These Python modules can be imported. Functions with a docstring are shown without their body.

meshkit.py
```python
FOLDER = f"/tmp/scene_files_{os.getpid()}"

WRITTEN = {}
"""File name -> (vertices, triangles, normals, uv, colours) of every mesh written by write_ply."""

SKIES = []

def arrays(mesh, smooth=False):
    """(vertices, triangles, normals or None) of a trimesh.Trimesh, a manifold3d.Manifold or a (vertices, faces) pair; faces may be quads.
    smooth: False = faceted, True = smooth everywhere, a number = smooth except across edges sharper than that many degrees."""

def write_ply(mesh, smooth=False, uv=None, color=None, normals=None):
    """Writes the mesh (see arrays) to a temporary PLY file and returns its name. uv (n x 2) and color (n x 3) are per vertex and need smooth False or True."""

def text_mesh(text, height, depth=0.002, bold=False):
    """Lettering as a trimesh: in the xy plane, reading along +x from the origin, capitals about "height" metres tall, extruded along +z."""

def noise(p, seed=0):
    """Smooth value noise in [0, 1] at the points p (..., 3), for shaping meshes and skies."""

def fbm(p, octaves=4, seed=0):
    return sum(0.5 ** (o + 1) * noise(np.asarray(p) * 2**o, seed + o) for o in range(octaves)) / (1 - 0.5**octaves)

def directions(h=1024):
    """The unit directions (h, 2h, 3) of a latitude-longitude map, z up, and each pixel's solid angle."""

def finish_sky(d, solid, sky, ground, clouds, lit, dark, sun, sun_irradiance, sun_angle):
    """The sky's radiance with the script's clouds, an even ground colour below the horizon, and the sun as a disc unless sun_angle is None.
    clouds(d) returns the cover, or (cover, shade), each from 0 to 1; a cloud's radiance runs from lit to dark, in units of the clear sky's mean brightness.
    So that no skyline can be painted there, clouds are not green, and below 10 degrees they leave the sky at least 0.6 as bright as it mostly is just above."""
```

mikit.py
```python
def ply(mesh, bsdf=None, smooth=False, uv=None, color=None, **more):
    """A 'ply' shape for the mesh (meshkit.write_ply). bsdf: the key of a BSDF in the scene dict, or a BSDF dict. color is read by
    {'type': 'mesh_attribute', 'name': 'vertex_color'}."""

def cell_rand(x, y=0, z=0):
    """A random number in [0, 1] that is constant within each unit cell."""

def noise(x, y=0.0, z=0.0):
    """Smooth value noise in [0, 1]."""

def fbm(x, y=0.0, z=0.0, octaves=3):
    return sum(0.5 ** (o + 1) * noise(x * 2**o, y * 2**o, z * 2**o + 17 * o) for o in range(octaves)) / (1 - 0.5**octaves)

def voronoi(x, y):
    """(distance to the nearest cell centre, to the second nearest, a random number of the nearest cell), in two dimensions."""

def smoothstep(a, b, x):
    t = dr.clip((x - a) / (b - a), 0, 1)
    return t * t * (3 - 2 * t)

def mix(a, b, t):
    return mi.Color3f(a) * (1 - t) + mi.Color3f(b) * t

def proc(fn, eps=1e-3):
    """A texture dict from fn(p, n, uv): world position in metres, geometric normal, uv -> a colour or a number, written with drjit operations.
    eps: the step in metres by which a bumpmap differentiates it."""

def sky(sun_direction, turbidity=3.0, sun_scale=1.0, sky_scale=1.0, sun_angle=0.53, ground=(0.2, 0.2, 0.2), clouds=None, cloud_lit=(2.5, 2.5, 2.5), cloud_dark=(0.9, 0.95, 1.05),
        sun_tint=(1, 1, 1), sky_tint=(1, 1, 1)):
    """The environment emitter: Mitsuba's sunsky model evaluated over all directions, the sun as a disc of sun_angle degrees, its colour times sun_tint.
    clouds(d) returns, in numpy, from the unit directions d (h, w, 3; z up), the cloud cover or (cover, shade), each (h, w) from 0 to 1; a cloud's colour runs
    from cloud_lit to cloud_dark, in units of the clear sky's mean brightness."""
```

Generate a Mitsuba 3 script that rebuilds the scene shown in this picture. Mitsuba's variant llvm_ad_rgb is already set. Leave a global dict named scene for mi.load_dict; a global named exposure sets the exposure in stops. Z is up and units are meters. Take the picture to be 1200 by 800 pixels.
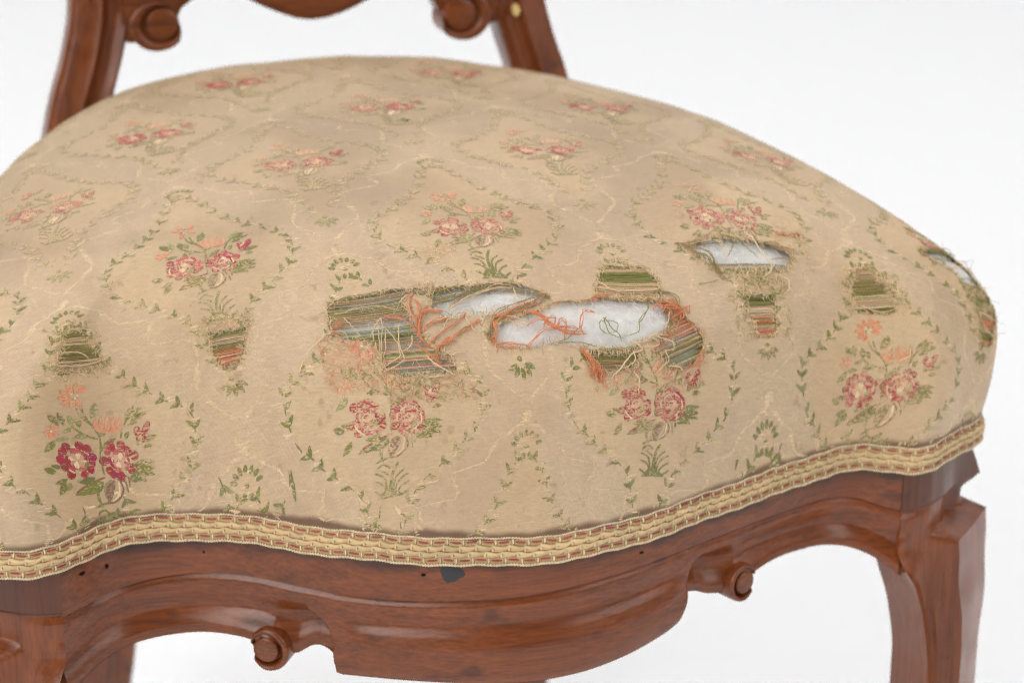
import math, numpy as np, trimesh, mitsuba as mi, drjit as dr, mikit, meshkit, warnings
from scipy.interpolate import CubicSpline, LinearNDInterpolator, RBFInterpolator, PchipInterpolator
from mikit import proc, noise, fbm, smoothstep, mix, cell_rand
warnings.filterwarnings('ignore')
T = mi.ScalarTransform4f
scene, labels = {}, {}

# ------------------------------------------------------------------ camera, light, exposure
# chair axes: X to the viewer's right along the front rail, Y towards the back, Z up; z = 0 is the lower edge of the braid, metres
CAM = np.array([-0.25983, -0.93606, 0.44238])
LOOK = np.array([0.255547, 0.904278, -0.342020])
FLOOR = -0.40
exposure = 0.0
scene['camera'] = {'type': 'thinlens', 'fov': 2 * math.degrees(math.atan(600 / 2700)), 'fov_axis': 'x',
                   'to_world': T().look_at(origin=CAM.tolist(), target=(CAM + LOOK).tolist(), up=[0, 0, 1]),
                   'aperture_radius': 0.0040, 'focus_distance': 0.985, 'near_clip': 0.05, 'far_clip': 60.0}


def softbox(key, at, aim, w, h, power):
    m = T().look_at(origin=at, target=aim, up=[0, 0.1, 1]) @ T().scale([w / 2, h / 2, 1])
    scene[key + '__diffuser'] = {'type': 'rectangle', 'to_world': m, 'emitter': {'type': 'area', 'radiance': {'type': 'rgb', 'value': power}}, 'bsdf': {'type': 'diffuse'}}


# a white studio: unseen overhead bank widened to whiten the floor, two softboxes added as front fill, a white floor that runs on out of the picture
softbox('overhead_light_bank', [0.3, 2.6, 2.4], [0.3, 2.6, 0], 14.0, 10.0, [.752, .750, .747])
softbox('fill_softbox', [-2.3, -1.7, 1.5], [0, 0.1, 0], 2.2, 2.0, [4.6, 4.52, 4.4])
softbox('fill_softbox_001', [2.1, -2.2, 1.3], [0, 0.1, 0], 2.0, 1.8, [2.5, 2.47, 2.42])
labels['overhead_light_bank'] = {'label': 'unseen white light bank above the chair, widened to whiten the floor', 'category': 'studio lamp'}
labels['fill_softbox'] = {'label': 'unseen softbox added as fill in front on the left of the chair', 'category': 'studio lamp'}
labels['fill_softbox_001'] = {'label': 'unseen softbox added as fill in front on the right of the chair', 'category': 'studio lamp'}


# ------------------------------------------------------------------ seat surface
FRONT = np.array([(-213, -.8), (-201.5, 4), (-173.2, 21.7), (-157.7, 23), (-120.4, 12.5), (-85.7, -10.5), (-44.1, -33.2), (-.3, -45.6), (32.1, -43.7), (58.9, -36.3), (108.7, -14),
                  (156.2, 7), (181.1, 13), (196.2, 6.5), (209.8, 1.6), (230.8, 12.2), (260.2, 36)]) / 1000
LEFT = [(-.150, .395), (-.19, .33), (-.225, .22), (-.25, .12), (-.262, .06), (-.257, .034), (-.235, .010)]
RIGHT = [(.262, .06), (.25, .12), (.225, .22), (.19, .33), (.150, .395), (.05, .405), (-.05, .405)]
_P = np.array(LEFT + FRONT.tolist() + RIGHT + LEFT[:1])
_S = np.r_[0, np.cumsum(np.hypot(*np.diff(_P, axis=0).T))]
OUTLINE, LEN = CubicSpline(_S, _P, bc_type='periodic'), _S[-1]
C0 = np.array([0., .19])
SP = [.1457, .0992, .1165, .0152, 4.3152, .0225, 1.8586, .0219, -.0094, -.0198, .0914, 2.514, .3369, .2851, .2735, .0082, .0105, .0041, -.0081, .0403]


def seat_raw(tau, s):
    """The cushion: tau 0 at the braid to 1 at the crown, s 0..1 along the outline."""
    p = SP
    B = OUTLINE(s * LEN)
    d = B - C0
    th = np.arctan2(d[..., 1], d[..., 0])
    cs, sn_ = np.cos(th), np.sin(th)
    n = p[11]
    fy = np.where(sn_ < 0, .225, p[14])
    r = (np.abs(cs / p[12])**n + np.abs(sn_ / fy)**n)**(-1 / n)
    x, y = r * cs, r * sn_
    x = x * (1 - p[13] * np.clip((y + .2) / .4, 0, 1.2)) + p[19] * y
    S = np.stack([x, y], -1) + C0
    zw = p[0] * np.clip(-sn_, 0, 1)**2 + np.where(cs < 0, p[1], p[10]) * cs**2 + p[2] * np.clip(sn_, 0, 1)**2
    zw = zw + np.where(cs < 0, np.where(sn_ < 0, p[15], p[17]), np.where(sn_ < 0, p[16], p[18])) * np.sin(2 * th)**2
    ph = np.clip(tau, 1e-4, 1 - 1e-5) * np.pi / 2
    m = p[4]
    c, sn = np.cos(ph), np.sin(ph)
    den = (c**m + sn**m)**(1 / m)
    r, z = c / den, sn / den
    w = np.clip((r - .55) / .45, 1e-6, 1)**p[6]
    r2 = r + p[5] * np.sin(np.pi * np.clip(z, 0, 1)) * r
    Q = C0 + r2[..., None] * (w[..., None] * B + (1 - w[..., None]) * S - C0)
    y = (Q[..., 1] - .19) / .22
    zm = (p[0] + p[1] + p[10] + p[2]) * .25
    k = r**2
    Z = .012 + z * (zw * k + zm * (1 - k)) + z**2 * (p[3] * (1 - r**2) + p[7] * y + p[8] * (y**2 - .3) * (1 - r**2) + p[9] * y * (1 - r**2))
    return np.concatenate([Q, Z[..., None]], -1)


_t = np.linspace(0, 1, 400)
_prof = np.mean([np.r_[0, np.cumsum(np.linalg.norm(np.diff(seat_raw(_t, np.full(400, s)), axis=0), axis=1))] for s in np.linspace(.28, .54, 9)], axis=0)
ARC = _prof / _prof[-1]


def polar(q):
    q = np.asarray(q, float)
    rad = np.clip(np.hypot(q[..., 0], q[..., 1]), 1e-4, 1)
    s = (np.arctan2(q[..., 1], q[..., 0]) / (2 * np.pi) + 0.66) % 1.0   # the front middle lies at angle -pi/2
    return 1 - rad, s


def wrinkle(P):
    a = meshkit.fbm(P * [16, 16, 16], 3, 5) - .5
    b = meshkit.fbm(P * [38, 38, 14], 3, 9) - .5
    return .0030 * a + .0012 * b


def seat(q, lift=0.0):
    """Point and outward normal of the cover at the flat coordinates q (a unit disc: 1 at the braid, 0 at the crown)."""
    tau_a, s = polar(q)
    tau = np.interp(tau_a, ARC, _t)
    e = 2e-3
    P = seat_raw(tau, s)
    t0 = np.clip(tau, e, 1 - 2 * e)
    N = np.cross(seat_raw(t0, s + e) - seat_raw(t0, s - e), seat_raw(t0 + e, s) - seat_raw(t0 - e, s))
    N /= np.linalg.norm(N, axis=-1, keepdims=True) + 1e-15
    edge = np.clip(tau_a / .06, 0, 1)
    return P + N * (wrinkle(P) * edge + lift)[..., None], N

# ------------------------------------------------------------------ helpers
rng = np.random.default_rng(11)


def lin(c):
    c = np.asarray(c, float) / 255
    return np.where(c <= .04045, c / 12.92, ((c + .055) / 1.055)**2.4)


def rgb(c):
    return {'type': 'rgb', 'value': lin(c).tolist()}


def add(key, mesh, bsdf, smooth=False, uv=None, color=None, label=None, kind=None, category=None, group=None):
    scene[key] = mikit.ply(mesh, bsdf, smooth=smooth, uv=uv, color=color)
    lab = {k: v for k, v in dict(label=label, kind=kind, category=category, group=group).items() if v}
    if lab:
        labels[key] = lab


def quads(n, m, wrap_n=False, wrap_m=False):
    i, j = np.meshgrid(np.arange(n if wrap_n else n - 1), np.arange(m if wrap_m else m - 1), indexing='ij')
    i2, j2 = (i + 1) % n, (j + 1) % m
    q = np.stack([i * m + j, i2 * m + j, i2 * m + j2, i * m + j2], -1).reshape(-1, 4)
    return np.vstack([q[:, [0, 1, 2]], q[:, [0, 2, 3]]])


def outward(v, f):
    m = trimesh.Trimesh(v, f, process=False)
    if m.volume < 0:
        m.invert()
    return np.array(m.vertices), np.array(m.faces)


def loft(rings, cap=True):
    R = np.asarray(rings, float)
    n, m = R.shape[:2]
    v, f = R.reshape(-1, 3), quads(n, m, wrap_m=True)
    if cap:
        v = np.vstack([v, R[0].mean(0), R[-1].mean(0)])
        j = np.arange(m)
        f = np.vstack([f, np.stack([(j + 1) % m, j, j * 0 + n * m], 1), np.stack([(n - 1) * m + j, (n - 1) * m + (j + 1) % m, j * 0 + n * m + 1], 1)])
    return outward(v, f)


def tube(points, radius, sides=5):
    p = np.asarray(points, float)
    t = np.gradient(p, axis=0)
    t /= np.linalg.norm(t, axis=1, keepdims=True) + 1e-12
    a = np.cross(t, np.where(np.abs(t[:, 2:]) < .9, [0, 0, 1.], [1., 0, 0]))
    a /= np.linalg.norm(a, axis=1, keepdims=True) + 1e-12
    b, ang = np.cross(t, a), np.arange(sides) * 2 * np.pi / sides
    v = p[:, None] + np.broadcast_to(radius, (len(p),))[:, None, None] * (np.cos(ang)[None, :, None] * a[:, None] + np.sin(ang)[None, :, None] * b[:, None])
    return v.reshape(-1, 3), quads(len(p), sides, wrap_m=True)


class Pile:
    """Collects pieces with a colour each into one mesh."""

    def __init__(self):
        self.v, self.f, self.c, self.n = [], [], [], 0

    def put(self, vf, color):
        v, f = vf
        self.v.append(v)
        self.f.append(f + self.n)
        self.c.append(np.broadcast_to(color, (len(v), 3)))
        self.n += len(v)

    def add(self, key, bsdf, **k):
        if self.n:
            add(key, (np.vstack(self.v), np.vstack(self.f)), bsdf, smooth=k.pop('smooth', True), color=np.vstack(self.c), **k)


def spline(pts, n):
    pts = np.asarray(pts, float)
    s = np.r_[0, np.cumsum(np.linalg.norm(np.diff(pts, axis=0), axis=1))]
    if len(pts) == 2:
        return pts[0] + (pts[1] - pts[0]) * np.linspace(0, 1, n)[:, None]
    return PchipInterpolator(s, pts)(np.linspace(0, s[-1], n))


# ------------------------------------------------------------------ materials
def c3(c):
    return mi.Color3f(*[float(x) for x in lin(c)])


def wood(ax):
    """Polished mahogany, the grain along world axis ax."""
    def grain(p):
        a, b, c = (p.x, p.y, p.z) if ax == 0 else (p.z, p.x, p.y)
        w = fbm(a * 7, b * 50, c * 50, 2)
        return a, b + .006 * w, c + .008 * w

    def col(p, n, uv):
        a, b, c = grain(p)
        band = fbm(a * 9, b * 150 + 3, c * 190, 3)
        fine = fbm(a * 26, b * 800, c * 900, 2)
        big = fbm(p.x * 22 + 7, p.y * 22, p.z * 26, 3)
        pore = smoothstep(.68, .85, noise(a * 300, b * 2400, c * 2600))
        k = mix(c3((56, 24, 9)), c3((140, 73, 33)), dr.clip(-.09 + .50 * band + .56 * fine + .30 * (big - .3), 0, 1))
        k = k * (1 - .28 * pore)
        # grime and old knocks, darkest where hands and polish never reached
        grime = smoothstep(.66, .86, fbm(p.x * 60, p.y * 60, p.z * 75 + 11, 3))
        k = mix(k, c3((44, 24, 18)), .5 * grime)
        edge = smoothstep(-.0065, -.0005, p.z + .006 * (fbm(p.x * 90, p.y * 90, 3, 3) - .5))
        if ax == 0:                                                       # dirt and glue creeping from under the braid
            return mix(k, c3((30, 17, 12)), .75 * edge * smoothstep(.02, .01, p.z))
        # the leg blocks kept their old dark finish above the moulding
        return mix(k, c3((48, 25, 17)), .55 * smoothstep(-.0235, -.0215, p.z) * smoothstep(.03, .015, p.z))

    def rough(p, n, uv):
        return .20 + .22 * fbm(p.x * 70, p.y * 70, p.z * 70, 2)

    def bump(p, n, uv):
        a, b, c = grain(p)
        return 3e-5 * noise(a * 300, b * 2400, c * 2600) + 4e-5 * fbm(p.x * 110, p.y * 110, p.z * 110, 2)

    return {'type': 'twosided', 'bsdf': {'type': 'bumpmap', 'arbitrary': proc(bump, 2e-4), 'scale': 1.0,
            'bsdf': {'type': 'principled', 'base_color': proc(col), 'roughness': proc(rough), 'specular': .38, 'clearcoat': .32, 'clearcoat_gloss': .8}}}


scene['rail_wood'] = wood(0)
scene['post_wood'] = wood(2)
scene['dark_gap'] = {'type': 'diffuse', 'reflectance': rgb((38, 24, 16))}
scene['bone'] = {'type': 'principled', 'base_color': rgb((205, 180, 120)), 'roughness': .35}
scene['iron'] = {'type': 'principled', 'base_color': rgb((44, 41, 43)), 'roughness': .55}
scene['hessian'] = {'type': 'twosided', 'bsdf': {'type': 'diffuse', 'reflectance': rgb((120, 96, 66))}}
scene['studio_white'] = {'type': 'twosided', 'bsdf': {'type': 'diffuse', 'reflectance': {'type': 'rgb', 'value': [.90, .905, .915]}}}

CELL_Y = [-.55, -.42, -.30, -.15, -.05, .05, .12, .20, .30, .42, .56, .62]
CELL_W = [.02, .055, .09, .21, .31, .345, .33, .24, .145, .09, .05, .0]


def cell_inside(uv):
    """1 inside the leaf-wreath medallions of the brocade, 0 on the plain satin between them."""
    out = mi.Float(0)
    for ou, ov in ((0., .7), (.5, 0.)):
        x = dr.abs(uv.x - ou - dr.floor(uv.x - ou + .5))
        y = uv.y - ov - 1.4 * dr.floor((uv.y - ov) / 1.4 + .5)
        w = mi.Float(0)
        for a, b, wa, wb in zip(CELL_Y, CELL_Y[1:], CELL_W, CELL_W[1:]):
            w = dr.select((y >= a) & (y < b), wa + (wb - wa) * (y - a) / (b - a), w)
        out = dr.maximum(out, smoothstep(-.015, .015, w - x))
    return out


def cloth_col(p, n, uv):
    u, v = uv.x, uv.y
    inside = cell_inside(uv)
    weft = noise(u * 60, v * 420)
    twill = .5 + .5 * dr.sin((u * 1.0 + v * .55) * 480)
    speck = noise(u * 300, v * 420)
    k = mix(c3((181, 156, 125)), c3((188, 161, 126)), inside)
    k = k * (.84 + .21 * weft + .05 * twill * (1 - .4 * inside) + .09 * speck)
    # watered satin: soft waves across the plain ground
    moire = fbm(u * 16 + 2.5 * fbm(u * 3, v * 3, 0, 2), v * 4.5, 0, 3)
    k = k * (.94 + .12 * moire * (1.25 - .5 * inside))
    # tone-on-tone figure of the weave: fine wandering lines
    f = fbm(u * 5 + 1, v * 6, 0, 3) * 9
    line2 = smoothstep(.10, .02, dr.abs(f - dr.floor(f) - .5)) * smoothstep(.35, .6, noise(u * 90, v * 200))
    k = mix(k, c3((206, 181, 146)), .38 * line2 * (1 - .6 * inside))
    # rubbed pale specks where the satin floats are worn
    wear = smoothstep(.46, .62, fbm(u * 6 + 3, v * 6, 0, 3))
    k = mix(k, c3((208, 184, 148)), (.22 * wear + .34 * smoothstep(2.3, 3.4, v)) * smoothstep(.55, .8, noise(u * 210, v * 340)))
    # old soiling in soft patches; the dusty top toned darker to offset overhead light
    soil = smoothstep(.50, .80, fbm(u * 2.3 + 11, v * 2.3 + 5, 0, 4))
    k = mix(k, c3((164, 134, 102)), .34 * soil)
    k = mix(k, c3((166, 145, 118)), .62 * smoothstep(1.2, 2.8, v))
    grey = smoothstep(.46, .74, fbm(u * 1.7 + 2, v * 2.1 + 8, 0, 4)) * smoothstep(.9, 1.7, v)
    k = mix(k, c3((140, 116, 92)), .42 * grey)
    spot = smoothstep(.70, .80, fbm(u * 15 + 5, v * 15, 0, 3)) * smoothstep(.4, .8, fbm(u * 60, v * 60, 0, 2))
    k = mix(k, c3((120, 84, 58)), .35 * spot)
    # old glue and dirt just above the braid, with the gap's shade painted in
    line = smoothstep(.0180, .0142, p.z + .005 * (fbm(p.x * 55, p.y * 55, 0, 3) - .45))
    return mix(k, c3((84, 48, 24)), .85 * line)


def cloth_bump(p, n, uv):
    u, v = uv.x, uv.y
    return 1.9e-4 * noise(u * 60, v * 420) + 8e-5 * dr.sin((u + v * .55) * 480) + 1.0e-4 * fbm(u * 120, v * 160, 0, 2)


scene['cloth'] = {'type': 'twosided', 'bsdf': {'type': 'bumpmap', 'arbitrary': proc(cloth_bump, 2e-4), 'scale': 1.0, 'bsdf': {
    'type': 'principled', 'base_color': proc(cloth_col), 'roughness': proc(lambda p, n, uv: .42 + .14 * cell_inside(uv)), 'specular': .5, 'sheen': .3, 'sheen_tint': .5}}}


def float_worn(p, n, uv):
    """Where the coloured threads have broken and the ground shows."""
    u, v = uv.x, uv.y
    t = noise(u * 150, v * 520)
    worn = smoothstep(.28, .62, fbm(u * 3.1, v * 3.1 + 9, 0, 2))
    top = smoothstep(1.0, 2.2, v)
    return .92 * smoothstep(.52, .66, t + .26 * worn + .05 * top - .20)


scene['brocade_thread'] = {'type': 'twosided', 'bsdf': {'type': 'blendbsdf', 'weight': proc(float_worn),
    'a': {'type': 'principled', 'base_color': {'type': 'mesh_attribute', 'name': 'vertex_color'}, 'roughness': .55, 'sheen': .3},
    'b': {'type': 'principled', 'base_color': rgb((188, 160, 122)), 'roughness': .6, 'sheen': .3}}}
scene['yarn'] = {'type': 'twosided', 'bsdf': {'type': 'principled', 'base_color': {'type': 'mesh_attribute', 'name': 'vertex_color'}, 'roughness': .6, 'sheen': .4}}


def wad_col(p, n, uv):
    k = fbm(p.x * 300, p.y * 300, p.z * 300, 3)
    return mix(c3((190, 187, 182)), c3((224, 221, 215)), k)


scene['wadding'] = {'type': 'twosided', 'bsdf': {'type': 'bumpmap', 'arbitrary': proc(lambda p, n, uv: 6e-4 * fbm(p.x * 260, p.y * 260, p.z * 420, 4), 2e-4), 'scale': 1.0,
                                                 'bsdf': {'type': 'diffuse', 'reflectance': proc(wad_col)}}}

# ------------------------------------------------------------------ setting
add('floor', (np.array([[-9, -6, FLOOR], [9, -6, FLOOR], [9, 12, FLOOR], [-9, 12, FLOOR]], float), np.array([[0, 1, 2], [0, 2, 3]])), 'studio_white', kind='structure', label='seamless white studio floor')

# ------------------------------------------------------------------ chair frame
CHAIR = 'side_chair'
labels[CHAIR] = {'label': 'carved mahogany side chair with torn floral brocade seat on a white floor', 'category': 'chair'}
S_ALL = np.linspace(0, 1, 6001)
O_ALL = OUTLINE(S_ALL * LEN)
T_ALL = np.gradient(O_ALL, axis=0)
N_ALL = np.stack([T_ALL[:, 1], -T_ALL[:, 0]], -1)
N_ALL /= np.linalg.norm(N_ALL, axis=1, keepdims=True)
_front = (O_ALL[:, 1] < .06)


def s_of_x(x):
    """Outline parameter of the front at X."""
    i = np.where(_front & (np.abs(O_ALL[:, 0]) < .212))[0]
    return np.interp(x, O_ALL[i, 0], S_ALL[i])


def at_outline(s, d, z):
    """World point: d metres outside the outline at parameter s, height z."""
    P = np.stack([np.interp(s, S_ALL, O_ALL[:, k]) for k in (0, 1)], -1)
    n = np.stack([np.interp(s, S_ALL, N_ALL[:, k]) for k in (0, 1)], -1)
    n /= np.linalg.norm(n, axis=-1, keepdims=True)
    Q = P + n * np.asarray(d)[..., None]
    return np.concatenate([Q, np.broadcast_to(z, Q.shape[:-1])[..., None]], -1)


XL, XR = -.2012, .2040
TUCK = .0025
LINE = PchipInterpolator(np.array([-205, -186.8, -174.6, -150.8, -135.6, -120.9, -89, -68, -33, 8, 41, 79, 121, 163, 182, 196, 206]) / 1000,
                         np.array([-23.8, -23.2, -21.5, -18.4, -17.4, -17.6, -19.8, -20.2, -18.6, -15.8, -13.6, -12.4, -12.6, -13.4, -15.6, -19.4, -21.2]) / 1000)
_bot = [(-204, -64), (-195.4, -59.9), (-191.1, -57.4), (-180.5, -52.6), (-166.2, -49.3), (-152.3, -47.5), (-136.9, -46.5), (-122, -46.6), (-113, -47.5), (-104, -53), (-100, -54), (-97.2, -52.2), (-94.5, -50.2), (-91.6, -49.6),
        (-88.5, -50.6), (-86, -53), (-84.2, -56.2), (-83.2, -59.4), (-79.5, -59.6), (-65.6, -59.4), (-44.5, -59.2), (-22.8, -59.1), (0, -59.2), (24.4, -58.6), (41.8, -57.1), (65.1, -53.3), (79.9, -48.3), (83.0, -44.6), (83.9, -39.6), (87.2, -37.9),
        (93, -38.9), (100, -42), (107, -43), (114, -38.5), (122.4, -35.2), (138.5, -34.9), (159.4, -36.3), (177.2, -40), (188, -43.8), (195.8, -48.3), (206, -57)]
BOTTOM = PchipInterpolator(np.array(_bot)[:, 0] / 1000, np.array(_bot)[:, 1] / 1000 - .0011 - .0007 * (np.abs(np.array(_bot)[:, 0]) < 82))
PROF = PchipInterpolator([0, .035, .10, .16, .30, .46, .56, .68, .80, .86, .885, .905, 1.0], np.array([-1.6, -1.1, 0, .2, -.8, -2.5, -2.9, -1.8, 0, .5, .5, -.2, -.5]) / 1000)
PROF_C = PchipInterpolator([0, .03, .10, .15, .26, .30, .46, .60, .72, .86, 1.0], np.array([-1.5, -1.3, -.3, -.3, -1.7, -1.7, .6, 1.9, 1.7, .4, -2.2]) / 1000)


def build_apron():
    x = np.unique(np.concatenate([np.linspace(XL - TUCK, XR + TUCK, 620), np.linspace(-.099, -.080, 60), np.linspace(.080, .099, 50)]))
    s = s_of_x(x)
    zl, zb = LINE(x), BOTTOM(x)
    zs, ds = [], []
    for z in (.010, .004, .0):
        zs.append(np.full_like(x, z)); ds.append(np.full_like(x, -.0016))
    for f in np.linspace(.12, 1, 8):
        zs.append(zl * f); ds.append(np.full_like(x, -.0016) + (.0003 if f < .95 else .0))
    cen = 1 / (1 + np.exp(-(.082 - np.abs(x - .0005)) / .004))
    for f in np.r_[0.0, np.linspace(.0125, 1, 80)]:
        z = zl + (zb - zl) * f
        d = -.0016 + PROF(f) * (1 - cen) + PROF_C(f) * cen
        # carved hollow between each scroll and the shouldered middle
        xc = np.interp(z, [-.060, -.045, -.038, -.030], [-.0832, -.0842, -.0865, -.0945])
        h = np.clip((x + .107) / .016, 0, 1)**.7 * (x < xc) * np.clip((-.028 - z) / .006, 0, 1)
        xd = np.interp(z, [-.040, -.030, -.022, -.018], [.0834, .0838, .0880, .0940])
        h2 = np.clip((.111 - x) / .018, 0, 1)**.7 * (x > xd) * np.clip((-.019 - z) / .005, 0, 1)
        d = d - .0062 * h - .0054 * h2
        for vx, vz, sd in ((-.1100, -.0520, 1), (.1145, -.0395, -1)):     # the rim swells into the scrolls
            a = sd * (x - vx)
            d = d + .0046 * np.exp(-(a / np.where(a > 0, .0085, .017))**2 - ((z - vz - .003) / .0105)**2)
        zs.append(z); ds.append(d)
    zs.append(zb - .0001); ds.append(np.full_like(x, -.0080))
    zs.append(zb + .0002); ds.append(np.full_like(x, -.0240))
    zs.append(np.full_like(x, .010)); ds.append(np.full_like(x, -.0240))
    tuck = .0030 * np.clip((np.abs(x - (XL + XR) / 2) - (XR - XL) / 2) / .0008, 0, 1)
    P = np.stack([at_outline(s, d - (tuck if d[0] > -.02 else 0), z) for z, d in zip(zs, ds)], 1)      # columns first: rings along the rail
    v, f = loft(P)
    k = len(f) // 4
    nrm = np.cross(v[f[:, 1]] - v[f[:, 0]], v[f[:, 2]] - v[f[:, 0]])
    face = np.abs(v[f].mean(1)[:, 2] + .008) < .004                     # the flat band faces forward
    fr = v[f].mean(1)[:, 1] < .5
    out = at_outline(s_of_x(v[f].mean(1)[:, 0]), .1, 0)[:, :2] - v[f].mean(1)[:, :2]
    d = (nrm[:, :2] * out).sum(1)[face]
    return v, (f[:, ::-1] if np.median(np.sign(d[np.abs(d) > 0])) < 0 else f)


add(CHAIR + '__apron', build_apron(), 'rail_wood', smooth=42, label='serpentine front rail with carved mouldings and two small scrolls')


def volute(o, n, t, flip, R, rb, curve, back):
    """A volute facing n: button, sunk spiral groove, ring that dies out on one side, round flank."""
    th = np.linspace(0, 2 * np.pi, 97)[:-1]
    Rt = R * np.interp(np.degrees(th), *curve)
    knots = [(0, 0, .0006), (rb * .55, 0, .0005), (rb * .86, 0, .0002), (rb * .97, 0, -.0003), (rb, 0, -.0010), (rb * 1.03, 0, -.0034), (None, .22, -.0034), (None, .30, -.0014), (None, .38, -.0002), (None, .6, .0006), (None, .85, .0002),
             (None, .96, -.0008), (None, 1.0, -.0024), (None, 1.0, -back)]
    rings = []
    for r, f, h in knots:
        rr = np.full_like(th, r) if r is not None else rb * 1.05 + (np.maximum(Rt, rb * 1.06) - rb * 1.05) * f
        if r is None and h > -.01:
            g = np.clip((Rt / rb - 1.08) / .22, 0, 1)
            h = -.0034 + (h + .0034) * g * g * (3 - 2 * g)
        rings.append(o + np.outer(rr * np.cos(th) * flip, t) + np.outer(rr * np.sin(th), [0, 0, 1]) + np.outer(np.broadcast_to(h, th.shape), n))
    return loft(rings)


def build_scroll(x0, z0, flip, R, rb, front=.0050):
    s0 = s_of_x(x0)
    o = at_outline(np.array([s0]), np.array([front - .0016]), z0)[0]
    n = np.array([np.interp(s0, S_ALL, N_ALL[:, 0]), np.interp(s0, S_ALL, N_ALL[:, 1]), 0])
    n /= np.linalg.norm(n)
    t = np.array([-n[1], n[0], 0])
    t = -t if t[0] < 0 else t
    # the ring runs over the top and the inner side and dies out towards the leg
    return volute(o, n, t, flip, R, rb, ([0, 45, 90, 130, 165, 200, 235, 270, 315, 360], [1.0, 1.0, .98, .86, .66, .60, .76, .95, 1.0, 1.0]), .0215)


add(CHAIR + '__apron__scroll', build_scroll(-.1100, -.0520, 1, .0112, .0062), 'rail_wood', smooth=40, label='carved scroll left of the middle of the front rail')
add(CHAIR + '__apron__scroll_001', build_scroll(.1145, -.0395, -1, .0100, .0058), 'rail_wood', smooth=40, label='carved scroll right of the middle of the front rail')


def ring_dense(pts, z, k=5):
    """A closed polygon ring with k points per side, corners kept."""
    p = np.asarray(pts, float) / 1000
    q = np.concatenate([p[i] + (p[(i + 1) % len(p)] - p[i]) * (np.arange(k) / k)[:, None] for i in range(len(p))])
    return np.column_stack([q, np.full(len(q), z)])


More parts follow.
